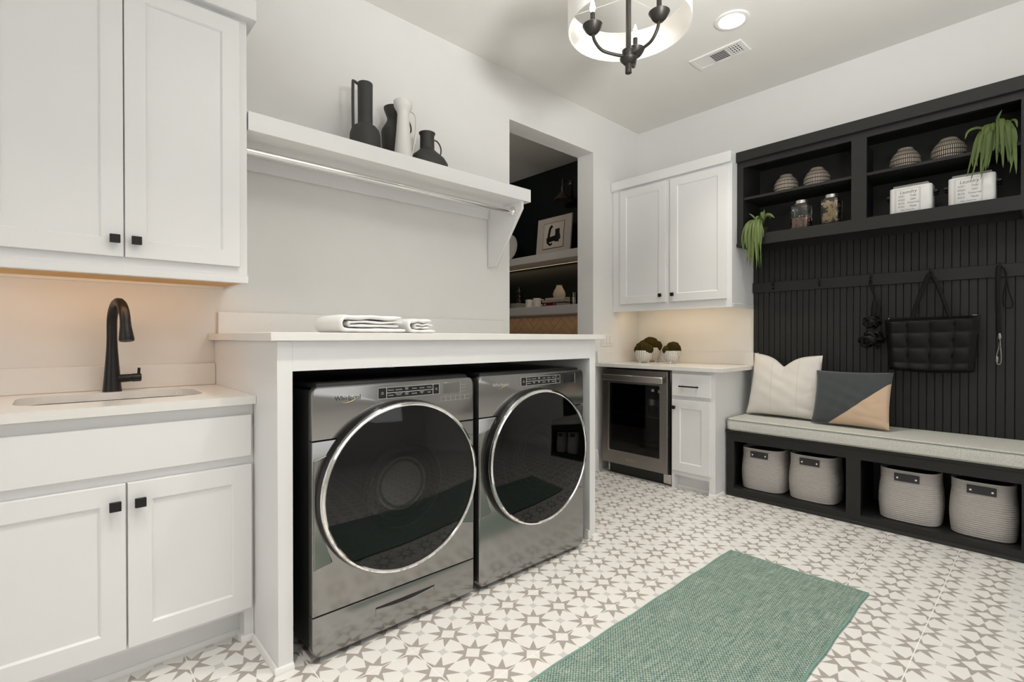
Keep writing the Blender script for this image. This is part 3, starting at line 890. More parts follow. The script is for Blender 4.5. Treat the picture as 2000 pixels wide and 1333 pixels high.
def band(bm, path, th, d, seed=0, endr=0.72):
    """a soft thick sheet following a path in the xz plane, d deep in y"""
    rnd = random.Random(seed); ph = [rnd.random()*6 for _ in range(4)]
    P = [Vector((p[0], 0, p[1])) for p in path]; n = len(P)
    rings = []
    for i, p in enumerate(P):
        t_ = (P[min(i+1, n-1)]-P[max(i-1, 0)]).normalized()
        nn_ = Vector((-t_.z, 0, t_.x))
        u = i/(n-1)
        e_ = min(1.0, min(u, 1-u)*n*0.7)
        k = endr+(1-endr)*math.sqrt(max(0.0, 1-(1-e_)**2))
        ring = []
        for q in range(18):
            a = 2*PI*q/18
            yy = math.copysign(abs(math.cos(a))**0.4, math.cos(a))*d/2+0.003*math.sin(i*0.5+ph[0])
            hh = math.copysign(abs(math.sin(a))**0.75, math.sin(a))*th/2*k*(1+0.10*math.sin(i*0.7+ph[1])+0.06*math.sin(i*1.7+ph[2]))
            v = p+nn_*hh; v.y = yy
            v.z = max(v.z, 0.0003)
            ring.append(v)
        rings.append(ring)
    loft(bm, rings)
def folded_towel(name, label, x0, x1, y0, y1, H_, z0, seed):
    rnd = random.Random(seed)
    t = thing(name, label, 'towel', ((x0+x1)/2, (y0+y1)/2, z0))
    w, d = x1-x0, y1-y0
    def U(xl, xr0, xr1, zb, zt, wob, ph):
        pts = []; R_ = (zt-zb)/2
        for k in range(15): pts.append((xr0+(xl+R_-xr0)*k/14, zb+wob*0.2*math.sin(k*0.8+ph)))
        for k in range(1, 8): pts.append((xl+R_-R_*math.sin(PI*k/8), (zb+zt)/2-R_*math.cos(PI*k/8)))
        for k in range(15): pts.append((xl+R_+(xr1-xl-R_)*k/14, zt+wob*math.sin(k*0.75+ph)))
        return pts
    to = H_*0.30
    bm = bm_new(); band(bm, U(-w/2+to/2, w/2, w/2-0.02, to/2, H_-to/2, 0.0022, seed), to, d, seed); obj('outer_fold', bm, M['towel'], t, angle=70)
    ti = H_*0.21
    bm = bm_new(); band(bm, U(-w/2+to+0.022, w/2-0.03, w/2-0.012, to+ti*0.48, H_-to-ti*0.48, 0.0022, seed+2), ti, d*0.97, seed+1); obj('inner_fold', bm, M['towel'], t, angle=70)
    return t
folded_towel('folded_towel', 'larger folded white towel on the raised countertop, left one', 0.796, 1.085, 1.84, 2.10, 0.072, 1.1465, 3)
folded_towel('folded_towel', 'smaller folded white towel tucked at the right of the larger one', 1.100, 1.238, 1.85, 2.05, 0.062, 1.1465, 5)

# ------------------------------------------------------------------ cabinets, counter and fridge on the bench wall
c = thing('corner_wall_cabinet', 'white shaker wall cabinet in the corner beside the black cubbies', 'cabinet', (3.63, YA-0.003, 1.353), RB)
Y0 = YA-0.003
def ly(y): return Y0-y     # world y -> local x
D_ = XB-3.63-0.003
R_ = ly(1.590)
bm = bm_new(); box(bm, 0, R_, 0, D_, 0.028, 1.07); obj('body', bm, M['white'], c)
bm = bm_new(); box(bm, 0, R_+0.0, 0.0, 0.018, 0.0, 0.028); box(bm, R_-0.016, R_+0.003, 0.018, D_, 0.0, 0.028, 0.001); obj('light_rail', bm, M['white'], c)
bm = bm_new(); box(bm, 0, R_+0.003, -0.032, 0.082, 1.052, 1.129, 0.003); obj('crown', bm, M['white'], c)
shaker(c, ly(2.552), ly(2.114), 0.062, 1.036, -0.020, knob=(ly(2.155), 0.118), ksize=0.028)
shaker(c, ly(2.076), ly(1.626), 0.062, 1.036, -0.020, knob=(ly(2.047), 0.118), ksize=0.028)
area('under_cabinet_lamp', (3.74, 2.12, 1.373), (4.0, 2.12, 0.9), 0.85, 0.02, 0.85, (1.0, 0.72, 0.40))
ls = thing('light_strip', 'slim warm light strip under the corner wall cabinet', 'light strip', (3.74, 2.12, 1.3795))
bm = bm_new(); box(bm, -0.008, 0.008, -0.42, 0.42, -0.0012, 0.0008); obj('diffuser', bm, M['led'], ls)

c = thing('base_cabinet', 'narrow white base cabinet with bar-pull drawer beside the beverage fridge', 'cabinet', (3.42, 1.948, 0), RB)
def lb(y): return 1.948-y
D_ = XB-3.42-0.003
bm = bm_new(); R_ = lb(1.612)
box(bm, 0, R_, 0, D_, 0.105, 0.8845); box(bm, R_-0.045, R_, 0, D_, 0, 0.105); box(bm, 0, 0.02, 0, D_, 0, 0.105)
obj('body', bm, M['white'], c)
bm = bm_new(); box(bm, 0.02, R_-0.045, 0.07, 0.085, 0, 0.105); obj('toe_kick', bm, M['white'], c)
bm = bm_new()
prism(bm, [(0.07, 0), (0.058, 0), (0.058, 0.008), (0.064, 0.018), (0.07, 0.02)], 'x', 0.02, R_-0.045)
prism(bm, [(0.0, 0), (-0.012, 0), (-0.012, 0.008), (-0.006, 0.018), (0.0, 0.02)], 'x', R_-0.045, R_+0.012)
prism(bm, [(R_, 0), (R_+0.012, 0), (R_+0.012, 0.008), (R_+0.006, 0.018), (R_, 0.02)], 'y', 0.0, 0.128)
obj('shoe_moulding', bm, M['trimw'], c)
d = shaker(c, lb(1.936), lb(1.640), 0.698, 0.862, -0.020, panel=False, name='drawer')
bm = bm_new(); xa, xb_ = lb(1.868), lb(1.718)
box(bm, xa, xb_, -0.052, -0.042, 0.767, 0.777, 0.001)
for xx in (xa+0.015, xb_-0.025): box(bm, xx, xx+0.010, -0.043, -0.0195, 0.768, 0.776)
obj('bar_pull', bm, M['blackmetal'], d)
shaker(c, lb(1.936), lb(1.644), 0.142, 0.670, -0.020, knob=(lb(1.914), 0.612), ksize=0.026)

c = thing('corner_countertop', 'white quartz countertop over the beverage fridge with low backsplash', 'countertop', (0, 0, 0.885))
bm = bm_new(); box(bm, 3.383, XB-0.003, 1.550, YA-0.003, 0, 0.029, 0.0015); obj('slab', bm, M['quartz'], c)
bm = bm_new(); box(bm, XB-0.023, XB-0.003, 1.550, YA-0.003, 0.0295, 0.128, 0.0015); obj('backsplash', bm, M['quartz'], c)
bm = bm_new(); box(bm, 3.39, XB-0.0235, YA-0.023, YA-0.003, 0.0295, 0.128, 0.0015); obj('side_splash', bm, M['quartz'], c)

# beverage fridge
FY0 = 2.578
c = thing('beverage_fridge', 'dark stainless beverage fridge with tinted glass door under the corner counter', 'fridge', (3.40, FY0, 0), RB)
W_ = FY0-1.956
bm = bm_new()
def shell(bm, x0, x1, y0, y1, z0, z1, t):
    box(bm, x0, x0+t, y0, y1, z0, z1); box(bm, x1-t, x1, y0, y1, z0, z1)
    box(bm, x0+t, x1-t, y0, y1, z0, z0+t); box(bm, x0+t, x1-t, y0, y1, z1-t, z1)
    box(bm, x0+t, x1-t, y1-t, y1, z0+t, z1-t)
shell(bm, 0.0, W_, 0.050, 0.60, 0.088, 0.878, 0.03)
obj('body', bm, M['blackplastic'], c)
bm = bm_new(); box(bm, 0.03, W_-0.002, 0.055, 0.56, 0.0, 0.088); kk = obj('kick_plate', bm, M['blackplastic'], c)
bm = bm_new(); box(bm, W_-0.072, W_-0.004, 0.036, 0.055, 0.014, 0.086, 0.003); obj('hinge_foot', bm, M['stainlessbright'], kk)
bm = bm_new(); box(bm, 0.032, 0.048, 0.040, 0.055, 0.014, 0.080, 0.003); obj('hinge_foot', bm, M['stainlessbright'], kk)
DX1 = FY0-1.974
bm = bm_new()
gx0, gx1, gz0, gz1 = FY0-2.515, FY0-2.040, 0.197, 0.760
def Rr(x0, x1, z0, z1, y, r=0.004): return [(q[0], y, q[1]) for q in rrect(x1-x0, z1-z0, r, 3, (x0+x1)/2, (z0+z1)/2)]
loft(bm, [Rr(0, DX1, 0.094, 0.869, 0.045), Rr(0, DX1, 0.094, 0.869, 0.003), Rr(0.003, DX1-0.003, 0.097, 0.866, 0.0), Rr(gx0, gx1, gz0, gz1, 0.0, 0.008), Rr(gx0+0.004, gx1-0.004, gz0+0.004, gz1-0.004, 0.006, 0.008), Rr(gx0+0.004, gx1-0.004, gz0+0.004, gz1-0.004, 0.045, 0.008)], True, False, False)
vs = list(bm.verts)
door = obj('door', bm, M['stainless'], c)
bm = bm_new(); box(bm, gx0+0.002, gx1-0.002, 0.008, 0.014, gz0+0.002, gz1-0.002); obj('glass_pane', bm, M['fridgeglass'], door)
bm = bm_new()
box(bm, gx0-0.004, gx0+0.004, -0.001, 0.006, gz0-0.003, gz1); obj('glass_trim', bm, M['stainlessbright'], door)
bm = bm_new(); box(bm, FY0-2.556, FY0-1.992, -0.048, -0.030, 0.781, 0.828, 0.003)
for xx in (FY0-2.53, FY0-2.04): box(bm, xx, xx+0.025, -0.031, 0.001, 0.79, 0.82)
obj('handle', bm, M['stainlessbright'], door)
bm = bm_new(); text_into(bm, 'Whirlpool', 0.022, (FY0-2.30), -0.0004, 0.143, depth=0.0004); obj('badge', bm, M['gold'], door)
bm = bm_new()
for zz in (0.28, 0.50):
    for k in range(14):
        box(bm, 0.035+k*0.042, 0.038+k*0.042, 0.07, 0.54, zz, zz+0.003)
    box(bm, 0.032, W_-0.032, 0.066, 0.072, zz-0.006, zz+0.006)
obj('wire_shelf', bm, M['stainless'], c)
def bottle(label, wx, wy, wz, lab):
    b = thing('water_bottle', label, 'bottle', (wx, wy, wz), 0, 'water bottles in the beverage fridge')
    bm = bm_new(); lathe(bm, [(0.028, 0), (0.031, 0.004), (0.031, 0.12), (0.028, 0.135), (0.013, 0.170), (0.013, 0.182)], 16); obj('body', bm, M['clear'], b)
    bm = bm_new(); lathe(bm, [(0.0315, 0.07), (0.0315, 0.118)], 16, cap0=False, cap1=False); obj('label_band', bm, M[lab], b)
    bm = bm_new(); lathe(bm, [(0.0145, 0.180), (0.0145, 0.200), (0.012, 0.201)], 14); obj('cap', bm, M['plasticw'], b)
bottle('clear water bottle furthest left of three in the fridge', 3.60, 2.225, 0.507, 'plasticw')
bottle('clear water bottle with blue label, middle one in the fridge', 3.56, 2.135, 0.507, 'label_blue')
bottle('clear water bottle with blue label, nearest the right fridge edge', 3.57, 2.060, 0.507, 'label_blue')
fl_ = bpy.data.lights.new('fridge_fill_light', 'POINT'); fl_.energy = 1.6; fl_.shadow_soft_size = 0.02  # added point light that brightens the bottles, no real lamp known inside
fo = bpy.data.objects.new('fridge_fill_light', fl_); COL.objects.link(fo); fo.location = (3.50, 2.05, 0.82)

# moss pots
def moss_pot(label, x, y, r, hh, bumps, seed):
    t = thing('moss_pot', label, 'planter', (x, y, 0.9143), 0.3*seed, 'moss planters on the corner counter')
    for k in range(3):
        bm = bm_new()
        a = 2*PI*k/3+0.4
        lathe(bm, [(0.005, 0), (0.009, 0.004), (0.009, 0.016)], 8, (r*0.55*math.cos(a), r*0.55*math.sin(a), 0)); obj('foot', bm, M['chrome'], t)
    bm = bm_new(); z0 = 0.010
    prof = [(r*0.55, z0), (r*0.74, z0+0.006), (r*0.93, z0+hh*0.32), (r, z0+hh*0.62), (r*0.97, z0+hh), (r*0.92, z0+hh), (r*0.9, z0+hh*0.8), (0.004, z0+hh*0.8)]
    lathe(bm, prof, 36); obj('pot', bm, M['scalepot'], t)
    bm = bm_new(); rnd = random.Random(seed)
    for (bx, by, bz, br, sq) in bumps:
        b2 = bmesh.new(); bmesh.ops.create_icosphere(b2, subdivisions=4, radius=br)
        for v in b2.verts:
            n_ = v.co.normalized()
            k = 1+0.05*math.sin(n_.x*9+seed)*math.sin(n_.y*8)+0.04*(rnd.random()-0.5)
            v.co = Vector((v.co.x*k+bx, v.co.y*k+by, v.co.z*k*sq+bz+z0+hh))
        me = bpy.data.meshes.new('m'); b2.to_mesh(me); b2.free(); bm.from_mesh(me); bpy.data.meshes.remove(me)
    obj('moss', bm, M['moss'], t)
moss_pot('white scale-textured moss pot in front, leftmost of three', 3.735, 2.392, 0.072, 0.096, [(0, 0.012, 0.012, 0.062, 0.95), (-0.01, -0.03, 0.008, 0.052, 0.9), (0.01, 0.045, 0.004, 0.042, 0.9)], 1)
moss_pot('taller white moss pot standing behind the left one', 3.915, 2.440, 0.078, 0.118, [(0, 0, 0.026, 0.074, 0.9), (0.0, -0.05, 0.014, 0.052, 0.9), (-0.01, 0.05, 0.016, 0.056, 0.9)], 2)
moss_pot('white moss pot standing alone, rightmost of three', 3.80, 2.165, 0.071, 0.096, [(0, -0.012, 0.016, 0.060, 0.98), (0, 0.044, 0.004, 0.036, 1.0), (0.01, -0.03, 0.006, 0.050, 0.95)], 3)

# switch plate and outlet
t = thing('switch_plate', 'pale triple rocker switch plate on the wall beside the doorway', 'switch', (3.545, YA, 1.110))
bm = bm_new(); box(bm, -0.082, 0.082, -0.006, -0.0005, -0.058, 0.058, 0.003); obj('plate', bm, M['plasticw'], t)
for k in (-1, 0, 1):
    bm = bm_new(); box(bm, k*0.046-0.016, k*0.046+0.016, -0.010, -0.005, -0.034, 0.034, 0.002); obj('rocker', bm, M['plasticw'], t)
t = thing('wall_outlet', 'pale wall outlet above the corner counter behind moss pots', 'outlet', (XB, 2.345, 1.115), RB)
bm = bm_new(); box(bm, -0.036, 0.036, -0.006, -0.0005, -0.058, 0.058, 0.003); obj('plate', bm, M['plasticw'], t)
for zz in (-0.024, 0.024):
    bm = bm_new(); box(bm, -0.016, 0.016, -0.0085, -0.005, zz-0.015, zz+0.015, 0.002)
    obj('socket', bm, M['plasticw'], t)

# ------------------------------------------------------------------ black bench unit
UY0, UY1 = 1.588, 0.080          # left and right ends (world y)
c = thing('cubby_shelf', 'black open cubby shelving mounted high above the bench', 'shelving', (3.71, UY0, 1.795), RB)
W_ = UY0-UY1; D_ = XB-3.71-0.003
for a, b in ((0, 0.044), (W_-0.044, W_)):
    bm = bm_new(); box(bm, a, b, 0, D_, 0.0, 0.62); obj('side_panel', bm, M['black'], c)
bm = bm_new(); box(bm, 0.714, 0.794, 0, 0.022, 0.076, 0.574); box(bm, 0.742, 0.766, 0.022, D_-0.012, 0.076, 0.574); obj('divider', bm, M['black'], c)
bm = bm_new(); box(bm, 0.044, W_-0.044, 0, 0.022, 0.574, 0.625); obj('top_rail', bm, M['black'], c)
bm = bm_new(); box(bm, -0.0, W_+0.02, -0.028, D_, 0.6145, 0.687, 0.003); obj('crown', bm, M['black'], c)
bm = bm_new(); box(bm, 0.044, W_-0.044, 0, 0.022, 0.0, 0.0765); obj('bottom_rail', bm, M['black'], c)
bm = bm_new(); box(bm, 0.044, W_-0.044, 0.022, D_-0.012, 0.056, 0.076); obj('bottom_board', bm, M['black'], c)
bm = bm_new(); box(bm, 0.044, W_-0.044, D_-0.012, D_, 0.0, 0.615); obj('back_panel', bm, M['black'], c)
bm = bm_new(); box(bm, 0.044, 0.742, 0.010, D_-0.012, 0.338, 0.356, 0.001); obj('shelf_board', bm, M['black'], c)
bm = bm_new(); box(bm, 0.766, W_-0.044, 0.010, D_-0.012, 0.338, 0.356, 0.001); obj('shelf_board', bm, M['black'], c)
bm = bm_new(); box(bm, -0.004, 0.004, -0.008, 0.03, 0.0, 0.022); obj('scribe_trim', bm, M['black'], c)

c = thing('beadboard_panel', 'black grooved beadboard wall panel behind the bench', 'panelling', (XB-0.003, UY0+0.0, 0.4675), RB)
bm = bm_new(); box(bm, 0, W_, -0.010, 0.0, 0.0, 1.3265); obj('backing', bm, M['black'], c)
pitch = 0.0388
n = int(W_/pitch)
pm = None
for k in range(n+1):
    x0_ = k*pitch; x1_ = min(W_, x0_+pitch-0.0020)
    if x1_-x0_ < 0.01: continue
    if k < n and pm is not None:
        o = bpy.data.objects.new('plank', pm); COL.objects.link(o); o.parent = c
        o.location = (x0_, 0, 0)
    else:
        bm = bm_new()
        prism(bm, [(0.0, -0.0095), (0.0, -0.0165), (0.0016, -0.020), (x1_-x0_-0.0016, -0.020), (x1_-x0_, -0.0165), (x1_-x0_, -0.0095)], 'z', 0.0, 1.3265)
        o = obj('plank', bm, M['black'], c); o.location = (x0_, 0, 0)
        if pm is None: pm = o.data
c = thing('coat_rail', 'black horizontal coat rail board with five small hooks', 'coat rail', (XB-0.0235, UY0, 1.474), RB)
bm = bm_new(); box(bm, 0, W_, -0.018, 0, 0, 0.074, 0.0015); obj('rail_board', bm, M['black'], c)
hookys = (1.436, 1.128, 0.826, 0.520, 0.214)
def hook_bm():
    bm = bm_new()
    box(bm, -0.008, 0.008, -0.004, 0.0, -0.026, 0.026, 0.001)
    tube(bm, smooth_path([(0, -0.003, 0.006), (0, -0.022, 0.010), (0, -0.034, 0.022), (0, -0.036, 0.032)], 5), 0.0042, 8)
    tube(bm, smooth_path([(0, -0.003, -0.010), (0, -0.016, -0.020), (0, -0.028, -0.014), (0, -0.030, -0.004)], 5), 0.0038, 8)
    for p in ((0, -0.036, 0.034), (0, -0.030, -0.002)):
        lathe(bm, [(0.002, -0.005), (0.006, -0.002), (0.006, 0.002), (0.002, 0.005)], 10, p)
    return bm
h0 = None
for y in hookys:
    if h0 is None: h0 = obj('coat_hook', hook_bm(), M['blackmetal'], c); o = h0
    else:
        o = h0.copy(); COL.objects.link(o); o.parent = c
    o.location = (UY0-y, -0.018, 0.040)

BX = 3.567
c = thing('storage_bench', 'black storage bench with two open bays below the cushion', 'bench', (BX, 1.599, 0), RB)
BW = 1.599-0.062; D_ = XB-BX-0.003
bm = bm_new()
box(bm, 0, 0.052, 0, 0.02, 0, 0.465); box(bm, 0, 0.02, 0.02, D_, 0, 0.465); obj('side_panel', bm, M['black'], c)
bm = bm_new(); box(bm, BW-0.048, BW, 0, 0.02, 0, 0.465); box(bm, BW-0.02, BW, 0.02, D_, 0, 0.465); obj('side_panel', bm, M['black'], c)
bm = bm_new(); box(bm, 0.052, BW-0.048, 0, 0.02, 0.391, 0.4645); obj('top_rail', bm, M['black'], c)
bm = bm_new(); box(bm, 0.052, BW-0.048, 0, 0.02, 0.0, 0.056); obj('bottom_rail', bm, M['black'], c)
bm = bm_new(); box(bm, 0.736, 0.810, 0, 0.02, 0.056, 0.391); box(bm, 0.760, 0.784, 0.02, D_-0.01, 0.052, 0.448); obj('divider', bm, M['black'], c)
bm = bm_new(); box(bm, 0.02, 0.76, 0.02, D_-0.01, 0.034, 0.052); box(bm, 0.784, BW-0.02, 0.02, D_-0.01, 0.034, 0.052); obj('bay_floor', bm, M['black'], c)
bm = bm_new(); box(bm, 0.02, BW-0.02, D_-0.01, D_, 0, 0.448); obj('back_panel', bm, M['black'], c)
bm = bm_new(); box(bm, -0.006, BW, -0.006, D_, 0.449, 0.467, 0.002); obj('seat_board', bm, M['black'], c)
bm = bm_new(); prism(bm, [(0.0, 0.0), (-0.014, 0.0), (-0.014, 0.006), (-0.009, 0.016), (0.0, 0.020)], 'x', 0.0, BW); obj('shoe_moulding', bm, M['black'], c)

c = thing('seat_cushion', 'long pale pebble-weave bench cushion on the black bench', 'cushion', (3.553, 1.598, 0.4675), RB)
CW = 1.598-0.082; CD = 4.005-3.553
bm = bm_new()
rings = []
nx = 30
for i, (ins, z) in enumerate(((0.010, 0.0), (0.002, 0.008), (0.0, 0.03), (0.0, 0.055), (0.002, 0.074), (0.010, 0.083))):
    rings.append([(q[0], q[1], z) for q in rrect(CW-2*ins, CD-2*ins, 0.028, 6, CW/2, CD/2)])
loft(bm, rings, True, True, True)
bmesh.ops.bevel(bm, geom=[e for e in bm.edges if e.is_boundary], offset=0.001, affect='EDGES')
cu = obj('cover', bm, M['cushion'], c)
for z in (0.0745, 0.0075):
    bm = bm_new(); pts = [(q[0], q[1], z) for q in rrect(CW-0.002, CD-0.002, 0.028, 6, CW/2, CD/2)]
    tube(bm, pts+[pts[0]], 0.0032, 6); obj('piping', bm, M['piping'], c)

def pillow(name, label, w, hh, t, mat, loc, lean, rz, chop=0.0, tilt=0.0, seed=1, taper=0.0):
    rnd = random.Random(seed)
    p = thing(name, label, 'pillow', loc, RB+rz)
    n = 36
    bm = bm_new()
    grid = {}
    ph = [rnd.random()*6 for _ in range(8)]
    for side in (0, 1):
        for i in range(n+1):
            for j in range(n+1):
                u, v = -1+2*i/n, -1+2*j/n
                if side == 1 and (i in (0, n) or j in (0, n)):
                    grid[(1, i, j)] = grid[(0, i, j)]; continue
                x = w/2*u*(1-0.045*(1-v*v))*(1-taper*v)
                z = hh/2*v*(1-0.04*(1-u*u))
                if chop and v > -0.2:
                    k = (v+0.2)/1.2
                    z -= chop*math.exp(-(abs(u+0.06)/0.30)**1.25)*k*k
                th = t/2*((1-u**2)*(1-v**2))**0.42
                if chop: th *= 1-0.35*math.exp(-((u+0.06)/0.2)**2)*max(0, v)
                edge = max(abs(u), abs(v))
                th += 0.0045*math.sin(u*11+v*5+ph[0])*math.sin(v*9-u*3+ph[1])*(1-edge)*1.3
                fold = 0.006*math.exp(-((v+0.62+0.15*u)/0.06)**2)*max(0, u-0.1) + 0.005*math.exp(-((v+0.2-0.5*(u-0.7))/0.05)**2)*max(0, u-0.5)*2
                th -= fold*(1-edge)*6 if edge < 0.98 else 0
                y = -max(th, 0.0006) if side == 0 else max(th, 0.0006)
                ca, sa = math.cos(tilt), math.sin(tilt)
                x, z = x*ca-z*sa, x*sa+z*ca
                grid[(side, i, j)] = bm.verts.new((x, y, z))
    for side in (0, 1):
        for i in range(n):
            for j in range(n):
                q = [grid[(side, i, j)], grid[(side, i+1, j)], grid[(side, i+1, j+1)], grid[(side, i, j+1)]]
                bm.faces.new(q if side == 0 else q[::-1])
    o = obj('cover', bm, M[mat], p, angle=75)
    o.rotation_euler = (-lean, 0, 0)
    o.location = (0, 0, hh/2*math.cos(lean))
    return p
pillow('square_pillow', 'cream linen pillow with a dented top, left on the bench', 0.475, 0.455, 0.13, 'linen', (3.875, 1.316, 0.560), 0.17, 0.03, chop=0.085, tilt=-0.02, seed=2, taper=0.05)
pillow('velvet_pillow', 'charcoal velvet pillow with tan lower corner, right on the bench', 0.43, 0.365, 0.12, 'velvet', (3.805, 0.895, 0.560), 0.33, -0.03, tilt=0.01, seed=4)

# baskets in the bays
def basket(label, y, w, d, hh, x, seed):
    t = thing('rope_basket', label, 'basket', (x, y, 0.0525), RB, 'rope baskets under the bench')
    rnd = random.Random(seed)
    bm = bm_new(); rows = 26; seg = 44
    def ring(z, s, inner=0.0):
        out = []
        for k in range(seg):
            a = 2*PI*k/seg
            cx_, sy_ = math.cos(a), math.sin(a)
            p = 2/3.4
            X = math.copysign(abs(cx_)**p, cx_)*(w/2*s-inner); Y = math.copysign(abs(sy_)**p, sy_)*(d/2*s-inner)
            wob = 0.004*math.sin(a*2+seed)*z/hh
            out.append((X*(1+wob), Y*(1+wob), z))
        return out
    def prof(u): return 0.93+0.07*math.sin(PI*min(1, u*1.15+0.12))+0.02*u
    rings = [ring(0.0, 0.90)]
    for r in range(rows):
        u0 = r/rows; z0 = 0.002+u0*(hh-0.002); dz = (hh-0.002)/rows
        s_ = prof(u0)
        rings.append(ring(z0+dz*0.06, s_-0.022)); rings.append(ring(z0+dz*0.28, s_-0.002)); rings.append(ring(z0+dz*0.76, s_-0.002))
    rings.append(ring(hh, prof(1.0)-0.008))
    rings.append(ring(hh-0.002, prof(1.0), 0.014))
    rings.append(ring(hh*0.5, 0.97, 0.014)); rings.append(ring(0.012, 0.90, 0.012))
    loft(bm, rings, True, True, True)
    obj('woven_body', bm, M['rope'], t, angle=70)
    bm = bm_new()
    yf = -d/2*prof(0.86)-0.004
    box(bm, -0.058, 0.058, yf-0.004, yf+0.003, hh-0.062, hh-0.018, 0.002)
    h = obj('leather_tab', bm, M['leathergrey'], t)
    for sx in (-1, 1):
        bm = bm_new(); lathe(bm, [(0.0062, 0.0), (0.0055, -0.003), (0.0025, -0.0045)], 12, (sx*0.043, yf-0.004, hh-0.042), 'y'); obj('rivet', bm, M['chrome'], h)
    # black sheet below the rim paints in the shade inside
    bm = bm_new(); loft(bm, [ring(hh-0.022, prof(1.0), 0.016), ring(hh-0.024, 0.30, 0.0)], True, False, True); obj('inside_shade', bm, M['leatherblk'], t)
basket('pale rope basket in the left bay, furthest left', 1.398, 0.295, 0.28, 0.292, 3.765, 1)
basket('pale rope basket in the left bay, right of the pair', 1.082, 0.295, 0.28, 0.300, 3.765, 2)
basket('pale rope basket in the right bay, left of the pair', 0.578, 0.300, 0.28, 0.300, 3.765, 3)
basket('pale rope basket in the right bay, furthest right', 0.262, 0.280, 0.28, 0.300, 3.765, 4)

# ------------------------------------------------------------------ things in the cubbies
ZS, ZB = 1.795+0.3562, 1.795+0.0762
def dash_vase(label, y, r, hh, x=3.80):
    t = thing('round_vase', label, 'vase', (x, y, ZS), 0, 'striped round vases in the cubbies')
    bm = bm_new()
    base = [(0.84, 0), (0.93, 0.03), (1.0, 0.20), (1.0, 0.40), (0.91, 0.58), (0.75, 0.74), (0.61, 0.85), (0.50, 0.93), (0.47, 0.97), (0.49, 1.0), (0.45, 1.0), (0.43, 0.93), (0.55, 0.8), (0.02, 0.7)]
    fine = []
    for (r0, z0), (r1, z1) in zip(base, base[1:9]+base[9:]):
        for k in range(3):
            f_ = k/3; fine.append((r*(r0+(r1-r0)*f_), hh*(z0+(z1-z0)*f_)))
    fine.append((r*base[-1][0], hh*base[-1][1]))
    fine = [(rr*(1-0.035*(math.sin(zz*2*PI/0.0265+0.9) < -0.70)), zz) for rr, zz in fine]
    lathe(bm, fine, 48); obj('body', bm, M['dash'], t)
dash_vase('small striped round vase, first from left in left cubby', 1.285, 0.077, 0.118)
dash_vase('striped round vase, second from left, in left cubby', 1.093, 0.079, 0.120)
dash_vase('striped round vase, left one in the right cubby', 0.618, 0.077, 0.118)
dash_vase('striped round vase, right one beside the trailing plant', 0.419, 0.081, 0.122)

def jar(label, y, w, hh, fill, x=3.795):
    t = thing('glass_jar', label, 'jar', (x, y, ZB), RB)
    bm = bm_new()
    rings = [[(q[0], q[1], z) for q in rrect(w*s, w*s, w*0.12, 4)] for s, z in ((0.96, 0), (1, 0.004), (1, hh*0.80), (0.97, hh*0.83), (0.66, hh*0.86), (0.66, hh*0.90))]
    loft(bm, rings, True, True, False); obj('body', bm, M['clear'], t)
    bm = bm_new(); lathe(bm, [(w*0.36, hh*0.875), (w*0.375, hh*0.88), (w*0.375, hh*0.985), (w*0.35, hh), (0.002, hh)], 28); obj('lid', bm, M['stainlessbright'], t)
    rnd = random.Random(int(y*1000))
    bm = bm_new()
    if fill == 'treats':
        for k in range(90):
            px_, py_ = rnd.uniform(-1, 1)*w*0.43, rnd.uniform(-1, 1)*w*0.43
            pz = rnd.random()*hh*0.38+0.012
            if rnd.random() < 0.6: 
                if rnd.random() < 0.5: px_ = math.copysign(w*0.43, px_)
                else: py_ = math.copysign(w*0.43, py_)
            lathe(bm, [(0.003, -0.007), (0.0085, -0.003), (0.0085, 0.003), (0.003, 0.007)], 7, (px_, py_, pz))
        box(bm, -w*0.42, w*0.42, -w*0.42, w*0.42, 0.006, hh*0.36)
        o = obj('treats', bm, M['candy'], t)
    else:
        for k in range(95):
            px_, py_, pz = rnd.uniform(-1, 1)*w*0.36, rnd.uniform(-1, 1)*w*0.40, rnd.random()*hh*0.56+0.03
            if rnd.random() < 0.55: py_ = -w*0.41
            L = 0.021; a = rnd.uniform(0, PI); 
            dx_, dz_ = math.cos(a)*L*0.5, math.sin(a)*L*0.8
            px_ = max(-w*0.30, min(w*0.30, px_))
            tube(bm, [(px_-dx_, py_, pz-dz_), (px_, py_, pz), (px_+dx_, py_, pz+dz_)], [0.0085, 0.0055, 0.0085], 7)
        o = obj('biscuits', bm, M['biscuit'], t)
    o['kind'] = 'stuff'
jar('square glass jar of pinkish treats in the left cubby', 1.185, 0.106, 0.200, 'treats')
jar('square glass jar of tan dog biscuits in the left cubby', 1.005, 0.106, 0.203, 'biscuits')

